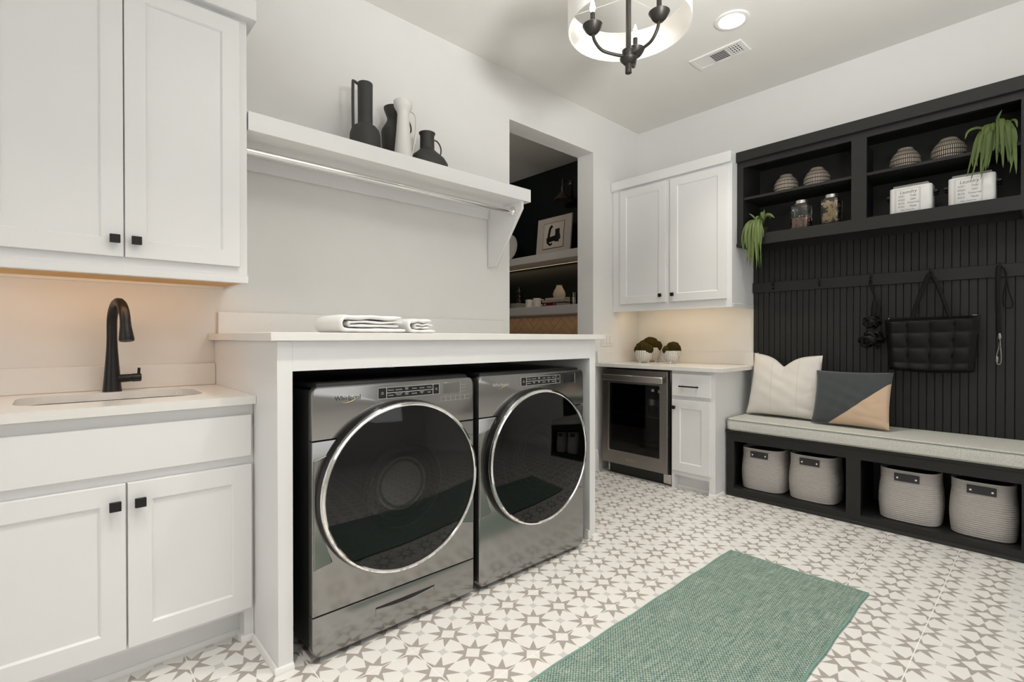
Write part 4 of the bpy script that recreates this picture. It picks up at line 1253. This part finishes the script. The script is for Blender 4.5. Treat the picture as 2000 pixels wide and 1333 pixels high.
def canister(label, y0, y1, x=3.745):
    w = y0-y1; d_ = 0.13; hh = 0.155
    t = thing('canister', label, 'canister', (x+d_/2, (y0+y1)/2, ZB), RB, 'white laundry canisters')
    bm = bm_new()
    loft(bm, [[(q[0], q[1], z) for q in rrect(w*s, d_*s, 0.02, 5)] for s, z in ((0.985, 0), (1, 0.003), (1, hh-0.003), (0.985, hh))], True, True, True); obj('body', bm, M['glossy_white'], t)
    bm = bm_new(); box(bm, -w*0.42, w*0.42, -d_*0.42, d_*0.42, hh, hh+0.016, 0.004); ld = obj('lid', bm, M['bookgrey'], t)
    bm = bm_new(); tube(bm, smooth_path([(-0.03, 0, hh+0.015), (-0.028, 0, hh+0.026), (0.028, 0, hh+0.026), (0.03, 0, hh+0.015)], 5), 0.004, 8); obj('lid_handle', bm, M['blackmetal'], ld)
    for s in (-1, 1):
        bm = bm_new()
        box(bm, s*(w/2-0.001), s*(w/2+0.022), -0.022, 0.022, hh*0.70, hh*0.80, 0.002)
        box(bm, s*(w/2-0.001), s*(w/2+0.022), -0.022, 0.022, hh*0.62, hh*0.64, 0.001)
        obj('side_handle', bm, M['blackmetal'], t)
    yf = -d_/2-0.0004
    bm = bm_new()
    bw = w*0.60; cx_ = -0.012
    for xx in (cx_-bw/2, cx_-bw/2+0.005, cx_+bw/2, cx_+bw/2-0.005): box(bm, xx-0.0004, xx+0.0004, yf-0.0002, yf+0.0004, 0.010, hh-0.012)
    for zz in (0.010, hh-0.012): box(bm, cx_-bw/2, cx_+bw/2, yf-0.0002, yf+0.0004, zz-0.0003, zz+0.0003)
    text_into(bm, 'Laundry', 0.026, cx_+0.003, yf, hh*0.80, shear=0.15, depth=0.0002, sx=0.95)
    for k, (a, b) in enumerate((('SORT', 'Today'), ('WASH', 'Later'), ('IRON', 'Tomorrow'), ('FOLD', 'Maybe'))):
        z = hh*(0.645-0.132*k)
        text_into(bm, a, 0.0175, cx_-0.029, yf, z, depth=0.00015, sx=0.68)
        text_into(bm, b, 0.0165, cx_+0.026, yf, z, shear=0.25, depth=0.0002, sx=0.74)
    text_into(bm, 'Again Tomorrow', 0.011, cx_, yf, hh*0.125, shear=0.2, depth=0.0002, sx=0.85)
    obj('front_print', bm, M['ink'], t)
canister('white laundry canister with printed panel, left one', 0.686, 0.486)
canister('white laundry canister with printed panel, right one under the trailing plant', 0.416, 0.220)

# trailing plants: each leaf a piece
def leaf_mesh(pts, width):
    bm = bm_new(); n = len(pts)
    pts = [Vector(p) for p in pts]
    rows = []
    for i, p in enumerate(pts):
        t_ = (pts[min(i+1, n-1)]-pts[max(i-1, 0)]).normalized()
        side = t_.cross(Vector((0.15, -1, 0.25)))
        if side.length < 1e-3: side = Vector((1, 0, 0))
        side.normalize(); nn_ = side.cross(t_)
        u = i/(n-1)
        wd = width*math.sin(PI*min(1, 0.10+0.86*u**0.8))**0.8
        if i == n-1: wd = width*0.06
        rows.append([bm.verts.new(p-side*wd/2-nn_*wd*0.12), bm.verts.new(p+nn_*wd*0.05), bm.verts.new(p+side*wd/2-nn_*wd*0.12)])
    for a, b in zip(rows, rows[1:]):
        for k in range(2): bm.faces.new((a[k], a[k+1], b[k+1], b[k]))
    return bm
def trailing_plant(name, label, x, y, z, specs, potr):
    t = thing(name, label, 'plant', (x, y, z), RB)
    bm = bm_new(); lathe(bm, [(potr*0.8, 0), (potr, 0.05), (potr*0.98, 0.052), (0.004, 0.045)], 20); obj('pot', bm, M['soil'], t)
    for pts, wd in specs: obj('leaf', leaf_mesh(smooth_path(pts, 3), wd), M['leaf'], t, angle=80)
rnd = random.Random(11)
specs = []
for k in range(46):      # left plant: a narrow bunch falling over the front lip
    q = rnd.random()
    ax = rnd.uniform(-0.075, 0.055); L = 0.05+0.20*rnd.random()**0.8
    if abs(ax) > 0.05: L *= 0.55
    lip = -0.085-rnd.random()*0.05
    top = 0.075+rnd.random()*0.035
    x1 = ax*0.75
    pts = [(ax*0.2, 0.0, 0.05), (x1*0.6, lip*0.45, top), (x1, lip, top-0.035), (ax+rnd.uniform(-0.008, 0.008), lip-0.012, top-0.08-L*0.35), (ax+rnd.uniform(-0.012, 0.012), lip-0.014+rnd.uniform(-0.006, 0.008), top-0.10-L)]
    specs.append((pts, 0.010+0.009*rnd.random()))
for a in (-2.3, -1.9, -0.9, -0.4, 0.1, 0.5):      # a few sprigs standing up and sideways
    dx_, dy_ = math.cos(a+0.7)*0.09, -abs(math.sin(a))*0.05
    specs.append(([(0, 0, 0.05), (dx_*0.5, dy_*0.6-0.02, 0.125), (dx_, dy_-0.03, 0.14+0.02*math.sin(a*3)), (dx_*1.35, dy_-0.04, 0.10)], 0.016))
specs.append(([(0.02, -0.03, 0.08), (0.04, -0.05, 0.13), (0.045, -0.06, 0.175)], 0.013))
specs.append(([(0.0, -0.03, 0.08), (-0.03, -0.05, 0.135), (-0.06, -0.06, 0.165)], 0.012))
trailing_plant('trailing_plant', 'green trailing plant spilling from the lower left cubby corner', 3.80, 1.455, ZB, specs, 0.055)
rnd = random.Random(23)
specs = []
for k in range(38):      # right plant: wider spray, broader leaves
    ax = rnd.uniform(-0.108, 0.070); L = 0.02+0.16*rnd.random()**1.4
    lip = -0.082-rnd.random()*0.060
    top = 0.105+rnd.random()*0.04-abs(ax)*0.25
    pts = [(ax*0.1, 0.0, 0.05), (ax*0.5, lip*0.5, top), (ax*0.85, lip, top-0.03), (ax*1.05, lip-0.014, top-0.075-L*0.4), (ax*1.1+rnd.uniform(-0.022, 0.022), lip-0.016+rnd.uniform(-0.012, 0.004), top-0.10-L)]
    specs.append((pts, 0.013+0.012*rnd.random()))
for a in (-0.10, -0.05, 0.0, 0.05):
    specs.append(([(0, 0, 0.05), (a*0.7, -0.05, 0.125), (a*1.2, -0.09, 0.115), (a*1.35, -0.10, 0.07)], 0.015))
specs.append(([(0.0, -0.03, 0.08), (-0.01, -0.05, 0.15), (0.008, -0.06, 0.195)], 0.014))
trailing_plant('trailing_plant', 'green trailing plant on the upper right cubby shelf', 3.80, 0.205, ZS, specs, 0.055)

# ------------------------------------------------------------------ things on the hooks
HX = XB-0.0235-0.018          # face of the coat rail
# quilted tote
b = thing('quilted_tote', 'black quilted puffer tote bag hanging from the fourth hook', 'bag', (3.925, 0.515, 0.925), RB)
bw_t, bw_b, bh = 0.452, 0.400, 0.325
nx, nz = 64, 48
bm = bm_new(); g = {}
def bag_pt(u, v, side):
    wd = bw_b+(bw_t-bw_b)*v
    x = (u-0.5)*wd
    z = v*bh + 0.010*math.sin(PI*u)*(-(1-v)) + 0.016*(u-0.5)*v
    cu_ = abs(math.sin(PI*(u*4+0.0)))**0.55; cv_ = abs(math.sin(PI*(v*3.55+0.42)))**0.55
    edge = min(1.0, min(u, 1-u)*12)*min(1, min(v, 1-v)*14+0.25)
    th = 0.034+0.015*cu_*cv_+0.012*(1-v)
    y = th*edge
    return (x, -y if side == 0 else y*0.5+0.004, z)
for side in (0, 1):
    for i in range(nx+1):
        for j in range(nz+1):
            if side == 1 and (i in (0, nx) or j in (0, nz)): g[(1, i, j)] = g[(0, i, j)]; continue
            g[(side, i, j)] = bm.verts.new(bag_pt(i/nx, j/nz, side))
for side in (0, 1):
    for i in range(nx):
        for j in range(nz):
            q = [g[(side, i, j)], g[(side, i+1, j)], g[(side, i+1, j+1)], g[(side, i, j+1)]]
            bm.faces.new(q if side == 0 else q[::-1])
obj('quilted_body', bm, M['leatherblk'], b, angle=80)
for yy, zt in ((-0.012, 0.582), (0.014, 0.575)):
    bm = bm_new()
    pts = smooth_path([(-0.090, yy, bh-0.015), (-0.055, yy, 0.44), (-0.012, yy+0.005, zt-0.006), (0.0, yy+0.006, zt), (0.012, yy+0.005, zt-0.006), (0.055, yy, 0.45), (0.092, yy, bh-0.010)], 6)
    tube(bm, pts, 0.0095, 8, flat=0.35); obj('strap', bm, M['strap'], b)
bm = bm_new(); box(bm, -0.20, 0.20, -0.004, 0.004, bh-0.006, bh+0.004); zp = obj('zipper', bm, M['strap'], b)
bm = bm_new(); box(bm, -0.206, -0.197, -0.003, 0.003, bh-0.003, bh+0.001, 0.0005); box(bm, 0.190, 0.212, -0.003, 0.003, bh+0.006, bh+0.009, 0.0005); obj('zip_pull', bm, M['lightline'], zp)
# ruffled charm
b = thing('ruffled_pouch', 'black ruffled pouch hanging from the third hook', 'pouch', (3.938, 0.812, 1.04), RB)
def ruffle(bm, c_, r, seed):
    rnd = random.Random(seed)
    for k in range(22):
        a, e_ = rnd.uniform(0, 2*PI), rnd.uniform(-1.0, 1.0)
        d = Vector((math.cos(a)*math.cos(e_), math.sin(a)*math.cos(e_)*0.6, math.sin(e_)*0.9))
        s = d.cross(Vector((rnd.random(), rnd.random(), rnd.random()+0.2))).normalized()
        pts = []
        for i in range(9):
            q = -1+2*i/8
            pts.append(Vector(c_)+d*r*(0.55+0.42*(1-q*q))+s*r*0.5*q+d.cross(s)*r*0.10*math.sin(q*6+k))
        tube(bm, pts, [r*0.12*(0.6+0.6*(1-abs(-1+2*i/8))) for i in range(9)], 7, flat=0.45)
    lathe(bm, [(0.002, -r*0.6), (r*0.55, -r*0.3), (r*0.6, 0), (r*0.5, r*0.35), (0.002, r*0.6)], 14, c_)
bm = bm_new(); ruffle(bm, (0.0, -0.01, 0.075), 0.072, 3); obj('lower_ruffle', bm, M['leatherblk'], b, angle=70)
bm = bm_new(); ruffle(bm, (0.004, -0.008, 0.190), 0.052, 5); obj('upper_ruffle', bm, M['leatherblk'], b, angle=70)
bm = bm_new()
tube(bm, smooth_path([(0.008, 0.0, 0.225), (0.012, -0.004, 0.27), (0.018, 0.0, 0.32), (0.030, 0.0, 0.322), (0.034, 0.0, 0.27), (0.024, 0.0, 0.22)], 5), 0.014, 8, flat=0.4); obj('wrist_loop', bm, M['strap'], b)
bm = bm_new(); tube(bm, smooth_path([(0.022, 0.0, 0.318), (0.016, -0.003, 0.37), (-0.004, 0.010, 0.44), (-0.010, 0.022, 0.468), (-0.016, 0.010, 0.44), (0.012, -0.003, 0.36), (0.020, 0.0, 0.318)], 5), 0.0032, 6); obj('cord', bm, M['strap'], b)
# leash
b = thing('dog_leash', 'black leather dog leash with metal clasp on the last hook', 'leash', (3.958, 0.214, 0.965), RB)
bm = bm_new(); tube(bm, smooth_path([(0.003, 0, 0.10), (-0.004, 0, 0.20), (-0.008, 0, 0.35), (-0.010, 0, 0.50), (-0.006, 0.010, 0.552), (0.006, 0.012, 0.561), (0.018, 0.006, 0.550), (0.026, 0, 0.50), (0.036, 0, 0.43), (0.052, 0, 0.36), (0.050, 0, 0.335), (0.034, 0, 0.328), (0.018, 0, 0.345), (0.014, 0, 0.39), (0.024, 0, 0.47), (0.026, 0, 0.53)], 6), 0.0032, 8); obj('cord', bm, M['strap'], b)
bm = bm_new(); tube(bm, [(-0.003, 0.004, 0.572), (-0.007, -0.004, 0.552), (-0.008, -0.005, 0.40), (-0.004, -0.005, 0.26), (0.0, -0.004, 0.175)], 0.011, 8, flat=0.3); obj('strap', bm, M['strap'], b)
bm = bm_new(); lathe(bm, [(0.008, 0.155), (0.009, 0.16), (0.009, 0.182), (0.008, 0.187)], 12); 
tube(bm, smooth_path([(0, 0, 0.155), (-0.002, 0, 0.11), (-0.010, 0, 0.07), (-0.014, 0, 0.035), (-0.008, 0, 0.012), (0.004, 0, 0.014), (0.007, 0, 0.05), (0.004, 0, 0.11), (0.001, 0, 0.155)], 5), 0.0028, 8)
lathe(bm, [(0.004, 0.0), (0.007, 0.006), (0.007, 0.03), (0.004, 0.036)], 10, (-0.010, 0, 0.02)); obj('clasp', bm, M['stainless'], b)

# ------------------------------------------------------------------ rug
r = thing('floor_rug', 'teal woven runner rug lying on the star-patterned tile floor', 'rug', (0, 0, 0.001))
bm = bm_new(); x0, x1, y0, y1 = 0.90, 2.618, 0.556, 1.146
nxr, nyr = 60, 20
gr = [[None]*(nyr+1) for _ in range(nxr+1)]
for i in range(nxr+1):
    for j in range(nyr+1):
        x = x0+(x1-x0)*i/nxr; y = y0+(y1-y0)*j/nyr
        gr[i][j] = bm.verts.new((x+(0.004*math.sin(j*0.5) if i == nxr else 0), y+0.002*math.sin(i*0.6), 0.0075+0.0008*math.sin(i*1.1)*math.sin(j*1.7)))
for i in range(nxr):
    for j in range(nyr): bm.faces.new((gr[i][j], gr[i+1][j], gr[i+1][j+1], gr[i][j+1]))
ex = bmesh.ops.extrude_face_region(bm, geom=bm.faces[:])
for v in [q for q in ex['geom'] if isinstance(q, bmesh.types.BMVert)]: v.co.z = 0.0
obj('woven_field', bm, M['rug'], r)
for y in (y0-0.004, y1+0.004):
    bm = bm_new(); tube(bm, [(x0+(x1-x0)*i/40, y+0.002*math.sin(i*0.9), 0.0058) for i in range(41)], 0.0055, 8); obj('bound_edge', bm, M['rugedge'], r)
bm = bm_new(); tube(bm, [(x1+0.004*math.sin(j*0.5), y0-0.006+(y1-y0+0.012)*j/20, 0.0050) for j in range(21)], 0.0048, 8); obj('bound_edge', bm, M['rugedge'], r)

# ------------------------------------------------------------------ ceiling: chandelier, downlight, vent
CX, CY = 1.866, 1.274
c = thing('chandelier', 'white drum-shade chandelier with three dark candle arms', 'chandelier', (CX, CY, 2.487))
RS = 0.265
bm = bm_new(); lathe(bm, [(RS, 0), (RS, 0.14), (RS-0.002, 0.14), (RS-0.002, 0), (RS, 0)], 72, cap0=False, cap1=False)
bmesh.ops.remove_doubles(bm, verts=bm.verts[:], dist=1e-5)
sh = obj('drum_shade', bm, M['shade'], c, angle=60)
bm = bm_new()
for zz in (0.001, 0.139): tube(bm, [(RS*0.992*math.cos(2*PI*k/48), RS*0.992*math.sin(2*PI*k/48), zz) for k in range(49)], 0.002, 6, cap=False)
for k in range(3):
    a = 2*PI*k/3+1.9; tube(bm, [(0.012*math.cos(a), 0.012*math.sin(a), 0.137), (RS*0.99*math.cos(a), RS*0.99*math.sin(a), 0.137)], 0.0010, 6)
obj('shade_ring', bm, M['trimw'], sh)
bm = bm_new(); lathe(bm, [(0.0115, -0.125), (0.0115, 0.50)], 16); obj('rod', bm, M['bronze'], c)
bm = bm_new(); lathe(bm, [(0.06, CEIL-2.487-0.0005), (0.06, CEIL-2.487-0.012), (0.03, CEIL-2.487-0.022), (0.012, CEIL-2.487-0.06)], 28); obj('canopy', bm, M['bronze'], c)
zh = -0.127
bm = bm_new(); lathe(bm, [(0.014, zh-0.068), (0.014, zh-0.03), (0.020, zh-0.028), (0.036, zh-0.010), (0.037, zh-0.004), (0.022, zh+0.000), (0.026, zh+0.010), (0.028, zh+0.030), (0.018, zh+0.038), (0.012, zh+0.042)], 28); obj('hub', bm, M['bronze'], c)
f2 = Vector((fw.x, fw.y, 0)).normalized()
for lat, dep in ((-0.163, -0.032), (0.100, -0.118), (0.067, 0.150)):
    v = rt*lat + f2*dep
    d = v.normalized(); R_ = v.length
    a = obj('arm', tube(bm_new(), smooth_path([d*0.02+Vector((0, 0, zh+0.004)), d*R_*0.45+Vector((0, 0, zh+0.008)), d*R_*0.75+Vector((0, 0, zh+0.020)), d*R_*0.94+Vector((0, 0, zh+0.055)), d*R_+Vector((0, 0, zh+0.092))], 6), 0.0068, 10), M['bronze'], c)
    bm = bm_new(); lathe(bm, [(0.010, -0.026), (0.018, -0.024), (0.030, -0.012), (0.042, 0.008), (0.0435, 0.012), (0.041, 0.014), (0.012, 0.009)], 28, (v.x, v.y, zh+0.109)); obj('cup', bm, M['bronze'], a)
    bm = bm_new(); lathe(bm, [(0.0105, 0.0), (0.0105, 0.058), (0.008, 0.059)], 14, (v.x, v.y, zh+0.117)); obj('candle_sleeve', bm, M['bronze'], a)
    bm = bm_new(); lathe(bm, [(0.006, 0.0), (0.011, 0.010), (0.012, 0.022), (0.008, 0.040), (0.002, 0.062)], 14, (v.x, v.y, zh+0.177)); obj('candle_bulb', bm, M['bulb'], a)

t = thing('downlight', 'round recessed ceiling downlight glowing beyond the chandelier', 'ceiling light', (2.995, 1.317, CEIL))
bm = bm_new(); lathe(bm, [(0.098, 0), (0.096, -0.006), (0.088, -0.010), (0.074, -0.008), (0.070, -0.002)], 48, cap0=False, cap1=False); obj('trim_ring', bm, M['trimw'], t)
bm = bm_new(); lathe(bm, [(0.071, -0.004), (0.060, -0.008), (0.003, -0.010)], 40, cap0=False); obj('lens', bm, M['lens'], t)

t = thing('ceiling_vent', 'white rectangular ceiling air vent with louvres', 'vent', (3.305, 1.535, CEIL), RB)
VW, VD = 0.350, 0.165
bm = bm_new()
def ringbox(bm, w, d, iw, id_, z0, z1):
    def Rz(a, b, z): return [(-a/2, -b/2, z), (a/2, -b/2, z), (a/2, b/2, z), (-a/2, b/2, z)]
    loft(bm, [Rz(w, d, z1), Rz(w, d, z0+0.003), Rz(w-0.006, d-0.006, z0), Rz(iw, id_, z0), Rz(iw, id_, z1)], True, False, False)
ringbox(bm, VW, VD, VW-0.05, VD-0.05, -0.009, -0.0005)
for xx in (-0.055, 0.062): box(bm, xx-0.006, xx+0.006, -VD/2+0.02, VD/2-0.02, -0.009, -0.003)
obj('frame', bm, M['trimw'], t)
bm = bm_new(); box(bm, -VW/2+0.02, VW/2-0.02, -VD/2+0.02, VD/2-0.02, -0.0015, -0.0005); obj('duct_cover', bm, M['dark'], t)
bm = bm_new(); box(bm, -VW/2+0.022, -0.058, -VD/2+0.022, VD/2-0.022, -0.0065, -0.0045); obj('damper_plate', bm, M['trimw'], t)
for k in range(6):
    y = -VD/2+0.034+k*0.0195
    bm = bm_new(); prism(bm, [(y-0.004, -0.0085), (y+0.004, -0.0085), (y+0.010, -0.003), (y+0.006, -0.003)], 'x', -0.050, 0.057); obj('louvre', bm, M['trimw'], t)
for k in range(5):
    x = 0.078+k*0.017
    bm = bm_new(); box(bm, x-0.003, x+0.003, -VD/2+0.022, VD/2-0.022, -0.0085, -0.004); obj('louvre', bm, M['trimw'], t)
for k in range(4):
    y = -VD/2+0.044+k*0.026
    bm = bm_new(); box(bm, 0.066, VW/2-0.024, y-0.003, y+0.003, -0.0075, -0.004); obj('cross_bar', bm, M['trimw'], t)

# ------------------------------------------------------------------ pantry shelves and what stands on them
def pshelf(label, z0, z1):
    t = thing('floating_shelf', label, 'shelf', (3.84, 4.9, z0), RB)
    bm = bm_new(); box(bm, 0.0, 2.08, 0, XP-3.84-0.003, 0, z1-z0, 0.002); obj('board', bm, M['shelfgrey'], t)
    return t
pshelf('thick pale upper pantry shelf with framed art on it', 1.946, 2.027)
pshelf('thick pale lower pantry shelf with books and mugs on it', 1.378, 1.467)
t = thing('light_strip', 'dotted light strip under the upper pantry shelf', 'light strip', (4.11, 3.9, 1.9445), RB)
bm = bm_new(); box(bm, -0.9, 0.95, -0.005, 0.005, -0.003, 0.001); obj('strip', bm, M['shelfgrey'], t)
bm = bm_new()
for k in range(110): box(bm, -0.89+k*0.0167, -0.882+k*0.0167, -0.0035, 0.0035, -0.0042, -0.003)
o = obj('led_dots', bm, M['leddot'], t); o['kind'] = 'stuff'
area('pantry_fill_light', (2.7, 3.9, CEIL-0.02), (3.6, 3.8, 1.6), 0.35, 0.35, 7, (1.0, 0.90, 0.80))  # added fill for the shelf fronts and print, no lamp known up there
area('pantry_strip_lamp', (4.09, 3.9, 1.936), (4.0, 3.9, 1.0), 1.7, 0.012, 1.5, (1.0, 0.72, 0.45))
area('pantry_strip_lamp', (3.99, 3.9, 1.370), (4.05, 3.9, 0.6), 1.7, 0.012, 0.7, (1.0, 0.74, 0.48))
PU, PL = 2.0272, 1.4672
# framed art leaning on the wall
t = thing('framed_print', 'pale framed abstract brush print leaning on the upper pantry shelf', 'picture', (3.93, 3.642, PU), RB)
aw, ah = 0.49, 0.405
art = thing('x', 'x', 'x'); bpy.data.objects.remove(art)
lean_m = Matrix.Rotation(-0.10, 4, 'X')
def lean(o): o.matrix_local = lean_m
bm = bm_new()
def Rf(a, b, y): return [(-a/2, y, ah/2-b/2), (a/2, y, ah/2-b/2), (a/2, y, ah/2+b/2), (-a/2, y, ah/2+b/2)]
loft(bm, [Rf(aw, ah, 0.014), Rf(aw, ah, -0.002), Rf(aw-0.008, ah-0.008, -0.004), Rf(aw-0.012, ah-0.012, 0.0)], True, True, False); lean(obj('frame', bm, M['matboard'], t))
bm = bm_new(); box(bm, -aw/2+0.005, aw/2-0.005, -0.001, 0.004, 0.006, ah-0.006); lean(obj('mat_board', bm, M['matboard'], t))
bm = bm_new(); iw, ih = 0.30, 0.285
box(bm, -iw/2, iw/2, -0.003, 0.0, ah/2-ih/2, ah/2+ih/2); lean(obj('print_border', bm, M['brass'], t))
bm = bm_new(); box(bm, -iw/2+0.006, iw/2-0.006, -0.0045, -0.0005, ah/2-ih/2+0.006, ah/2+ih/2-0.006); lean(obj('print_sheet', bm, M['artpaper'], t))
bm = bm_new()
for k, (pts, rr) in enumerate(((((-0.02, 0.105), (-0.05, 0.08), (-0.062, 0.02), (-0.070, -0.04)), 0.018), (((0.055, 0.065), (0.058, 0.0), (0.052, -0.075)), 0.033), (((-0.095, -0.050), (-0.03, -0.040), (0.05, -0.030), (0.100, -0.022)), 0.030), (((-0.085, -0.068), (-0.04, -0.10), (-0.012, -0.085)), 0.018))):
    tube(bm, smooth_path([(a, -0.0050+0.0003*k, ah/2+b) for a, b in pts], 5), rr, 10, flat=0.03 if k != 2 else 0.03)
for v in bm.verts: v.co.y = max(-0.0062, min(-0.0040, v.co.y))
lean(obj('brush_stroke', bm, M['gasket'], t))
# round pale plate leaning at the left end of the upper shelf
t = thing('round_platter', 'pale round platter leaning on the upper pantry shelf edge', 'platter', (3.92, 4.335, PU), RB)
bm = bm_new(); lathe(bm, [(0.004, 0.0), (0.10, 0.0), (0.152, -0.016), (0.155, -0.018), (0.152, -0.012), (0.10, 0.008), (0.004, 0.008)], 40, (0, 0, 0.155), 'y'); o = obj('dish', bm, M['whiteceramic'], t); o.matrix_local = lean_m
# sconce
t = thing('wall_sconce', 'small brown cone wall sconce above the framed print', 'sconce', (XP, 3.575, 2.60), RB)
bm = bm_new(); lathe(bm, [(0.030, 0.0), (0.030, -0.008), (0.010, -0.014)], 20, (0, -0.0005, 0.215), 'y')
tube(bm, smooth_path([(0, -0.01, 0.215), (0, -0.06, 0.225), (0, -0.105, 0.215), (0, -0.12, 0.20)], 5), 0.006, 8)
tube(bm, [(0, -0.12, 0.13), (0, -0.12, 0.19), (0, -0.12, 0.235)], 0.008, 10); obj('arm', bm, M['sconce'], t)
bm = bm_new(); lathe(bm, [(0.016, 0.15), (0.018, 0.10), (0.105, 0.0), (0.102, 0.0), (0.014, 0.10)], 28, (0, -0.12, 0), cap0=True, cap1=False); obj('cone_shade', bm, M['sconce'], t)
# plates, each its own thing
plate0 = None
pl_labels = ('lowest of the stacked white plates', 'second plate from the bottom of the white stack', 'third plate from the bottom of the white stack', 'top plate of the white stack')
for k in range(4):
    if plate0 is None:
        bm = bm_new(); lathe(bm, [(0.055, 0.0), (0.060, 0.002), (0.100, 0.013), (0.101, 0.015), (0.058, 0.006), (0.003, 0.006)], 36)
        plate0 = obj('plate', bm, M['whiteceramic']); o = plate0
    else:
        o = plate0.copy(); COL.objects.link(o)
    o.location = (3.965, 4.205, PL+0.013*k)
    tag(o, pl_labels[k], 'plate', 'plates stacked on the pantry shelf')
def mug(label, y, x, rz, s=1.0):
    t = thing('mug', label, 'mug', (x, y, PL), rz, 'mugs on the pantry shelf')
    bm = bm_new(); lathe(bm, [(0.034*s, 0), (0.040*s, 0.004), (0.042*s, 0.088*s), (0.040*s, 0.089*s), (0.037*s, 0.086*s), (0.035*s, 0.008), (0.003, 0.007)], 28); obj('cup', bm, M['glossy_white'], t)
    bm = bm_new(); tube(bm, smooth_path([(0.040*s, 0, 0.072*s), (0.062*s, 0, 0.074*s), (0.070*s, 0, 0.050*s), (0.062*s, 0, 0.024*s), (0.040*s, 0, 0.020*s)], 5), 0.005, 8); obj('handle', bm, M['glossy_white'], t)
mug('white mug beside the stacked plates, left one', 4.000, 3.935, -1.0)
mug('white mug next to the books, right one', 3.862, 3.92, -0.9, 1.08)
def book(label, x0, x1, y0, y1, z0, z1, mat, rz=0.0):
    t = thing('book', label, 'book', ((x0+x1)/2, (y0+y1)/2, z0), rz, 'books stacked on the pantry shelf')
    w, d, h_ = x1-x0, y1-y0, z1-z0
    bm = bm_new(); box(bm, -w/2, w/2, -d/2, d/2, 0, 0.003); box(bm, -w/2, w/2, -d/2, d/2, h_-0.003, h_); box(bm, -w/2, -w/2+0.003, -d/2, d/2, 0.003, h_-0.003); obj('cover', bm, M[mat], t)
    bm = bm_new(); box(bm, -w/2+0.003, w/2-0.005, -d/2+0.005, d/2-0.005, 0.003, h_-0.003); obj('pages', bm, M['paper'], t)
    return t
b_ = book('pale grey book at the bottom right of the pantry pile', 3.875, 4.05, 3.415, 3.535, PL, PL+0.026, 'bookgrey')
b_ = book('dark red book lowest in the pantry pile', 3.87, 4.05, 3.538, 3.725, PL, PL+0.036, 'red')
bm = bm_new()
for a, b in ((0.050, 0.072), (-0.070, -0.062)): box(bm, -0.0906, -0.0900, a, b, 0.010, 0.026)
o = obj('spine_band', bm, M['printw'], b_); o['kind'] = 'stuff'
book('pinkish pale book in the middle of the pantry pile', 3.868, 4.06, 3.42, 3.735, PL+0.0365, PL+0.064, 'bookpale', 0.02)
book('cream book on top of the pantry pile under the vase', 3.878, 4.06, 3.425, 3.70, PL+0.0645, PL+0.086, 'paper', -0.03)
t = thing('pear_vase', 'cream pear-shaped vase standing on the pantry books', 'vase', (3.955, 3.565, PL+0.0865))
bm = bm_new(); lathe(bm, [(0.045, 0), (0.060, 0.006), (0.068, 0.035), (0.058, 0.070), (0.038, 0.105), (0.030, 0.128), (0.034, 0.134), (0.028, 0.134), (0.025, 0.12), (0.003, 0.11)], 32); obj('body', bm, M['cream'], t)
t = thing('glass_tumbler', 'clear tumbler glass at the right end of the pantry shelf', 'glass', (3.92, 3.335, PL))
bm = bm_new(); lathe(bm, [(0.032, 0), (0.036, 0.003), (0.040, 0.125), (0.038, 0.126), (0.034, 0.012), (0.003, 0.010)], 24); obj('body', bm, M['clear'], t)
t = thing('black_bottle', 'black beaded bottle standing behind the stacked plates', 'bottle', (4.06, 4.30, PL))
bm = bm_new(); prof = [(0.03, 0)]
for k in range(4):
    prof += [(0.040-k*0.003, 0.02+k*0.055), (0.042-k*0.003, 0.035+k*0.055), (0.028-k*0.003, 0.055+k*0.055)]
prof += [(0.014, 0.25), (0.014, 0.265), (0.003, 0.266)]
lathe(bm, prof, 24); obj('body', bm, M['gasket'], t)
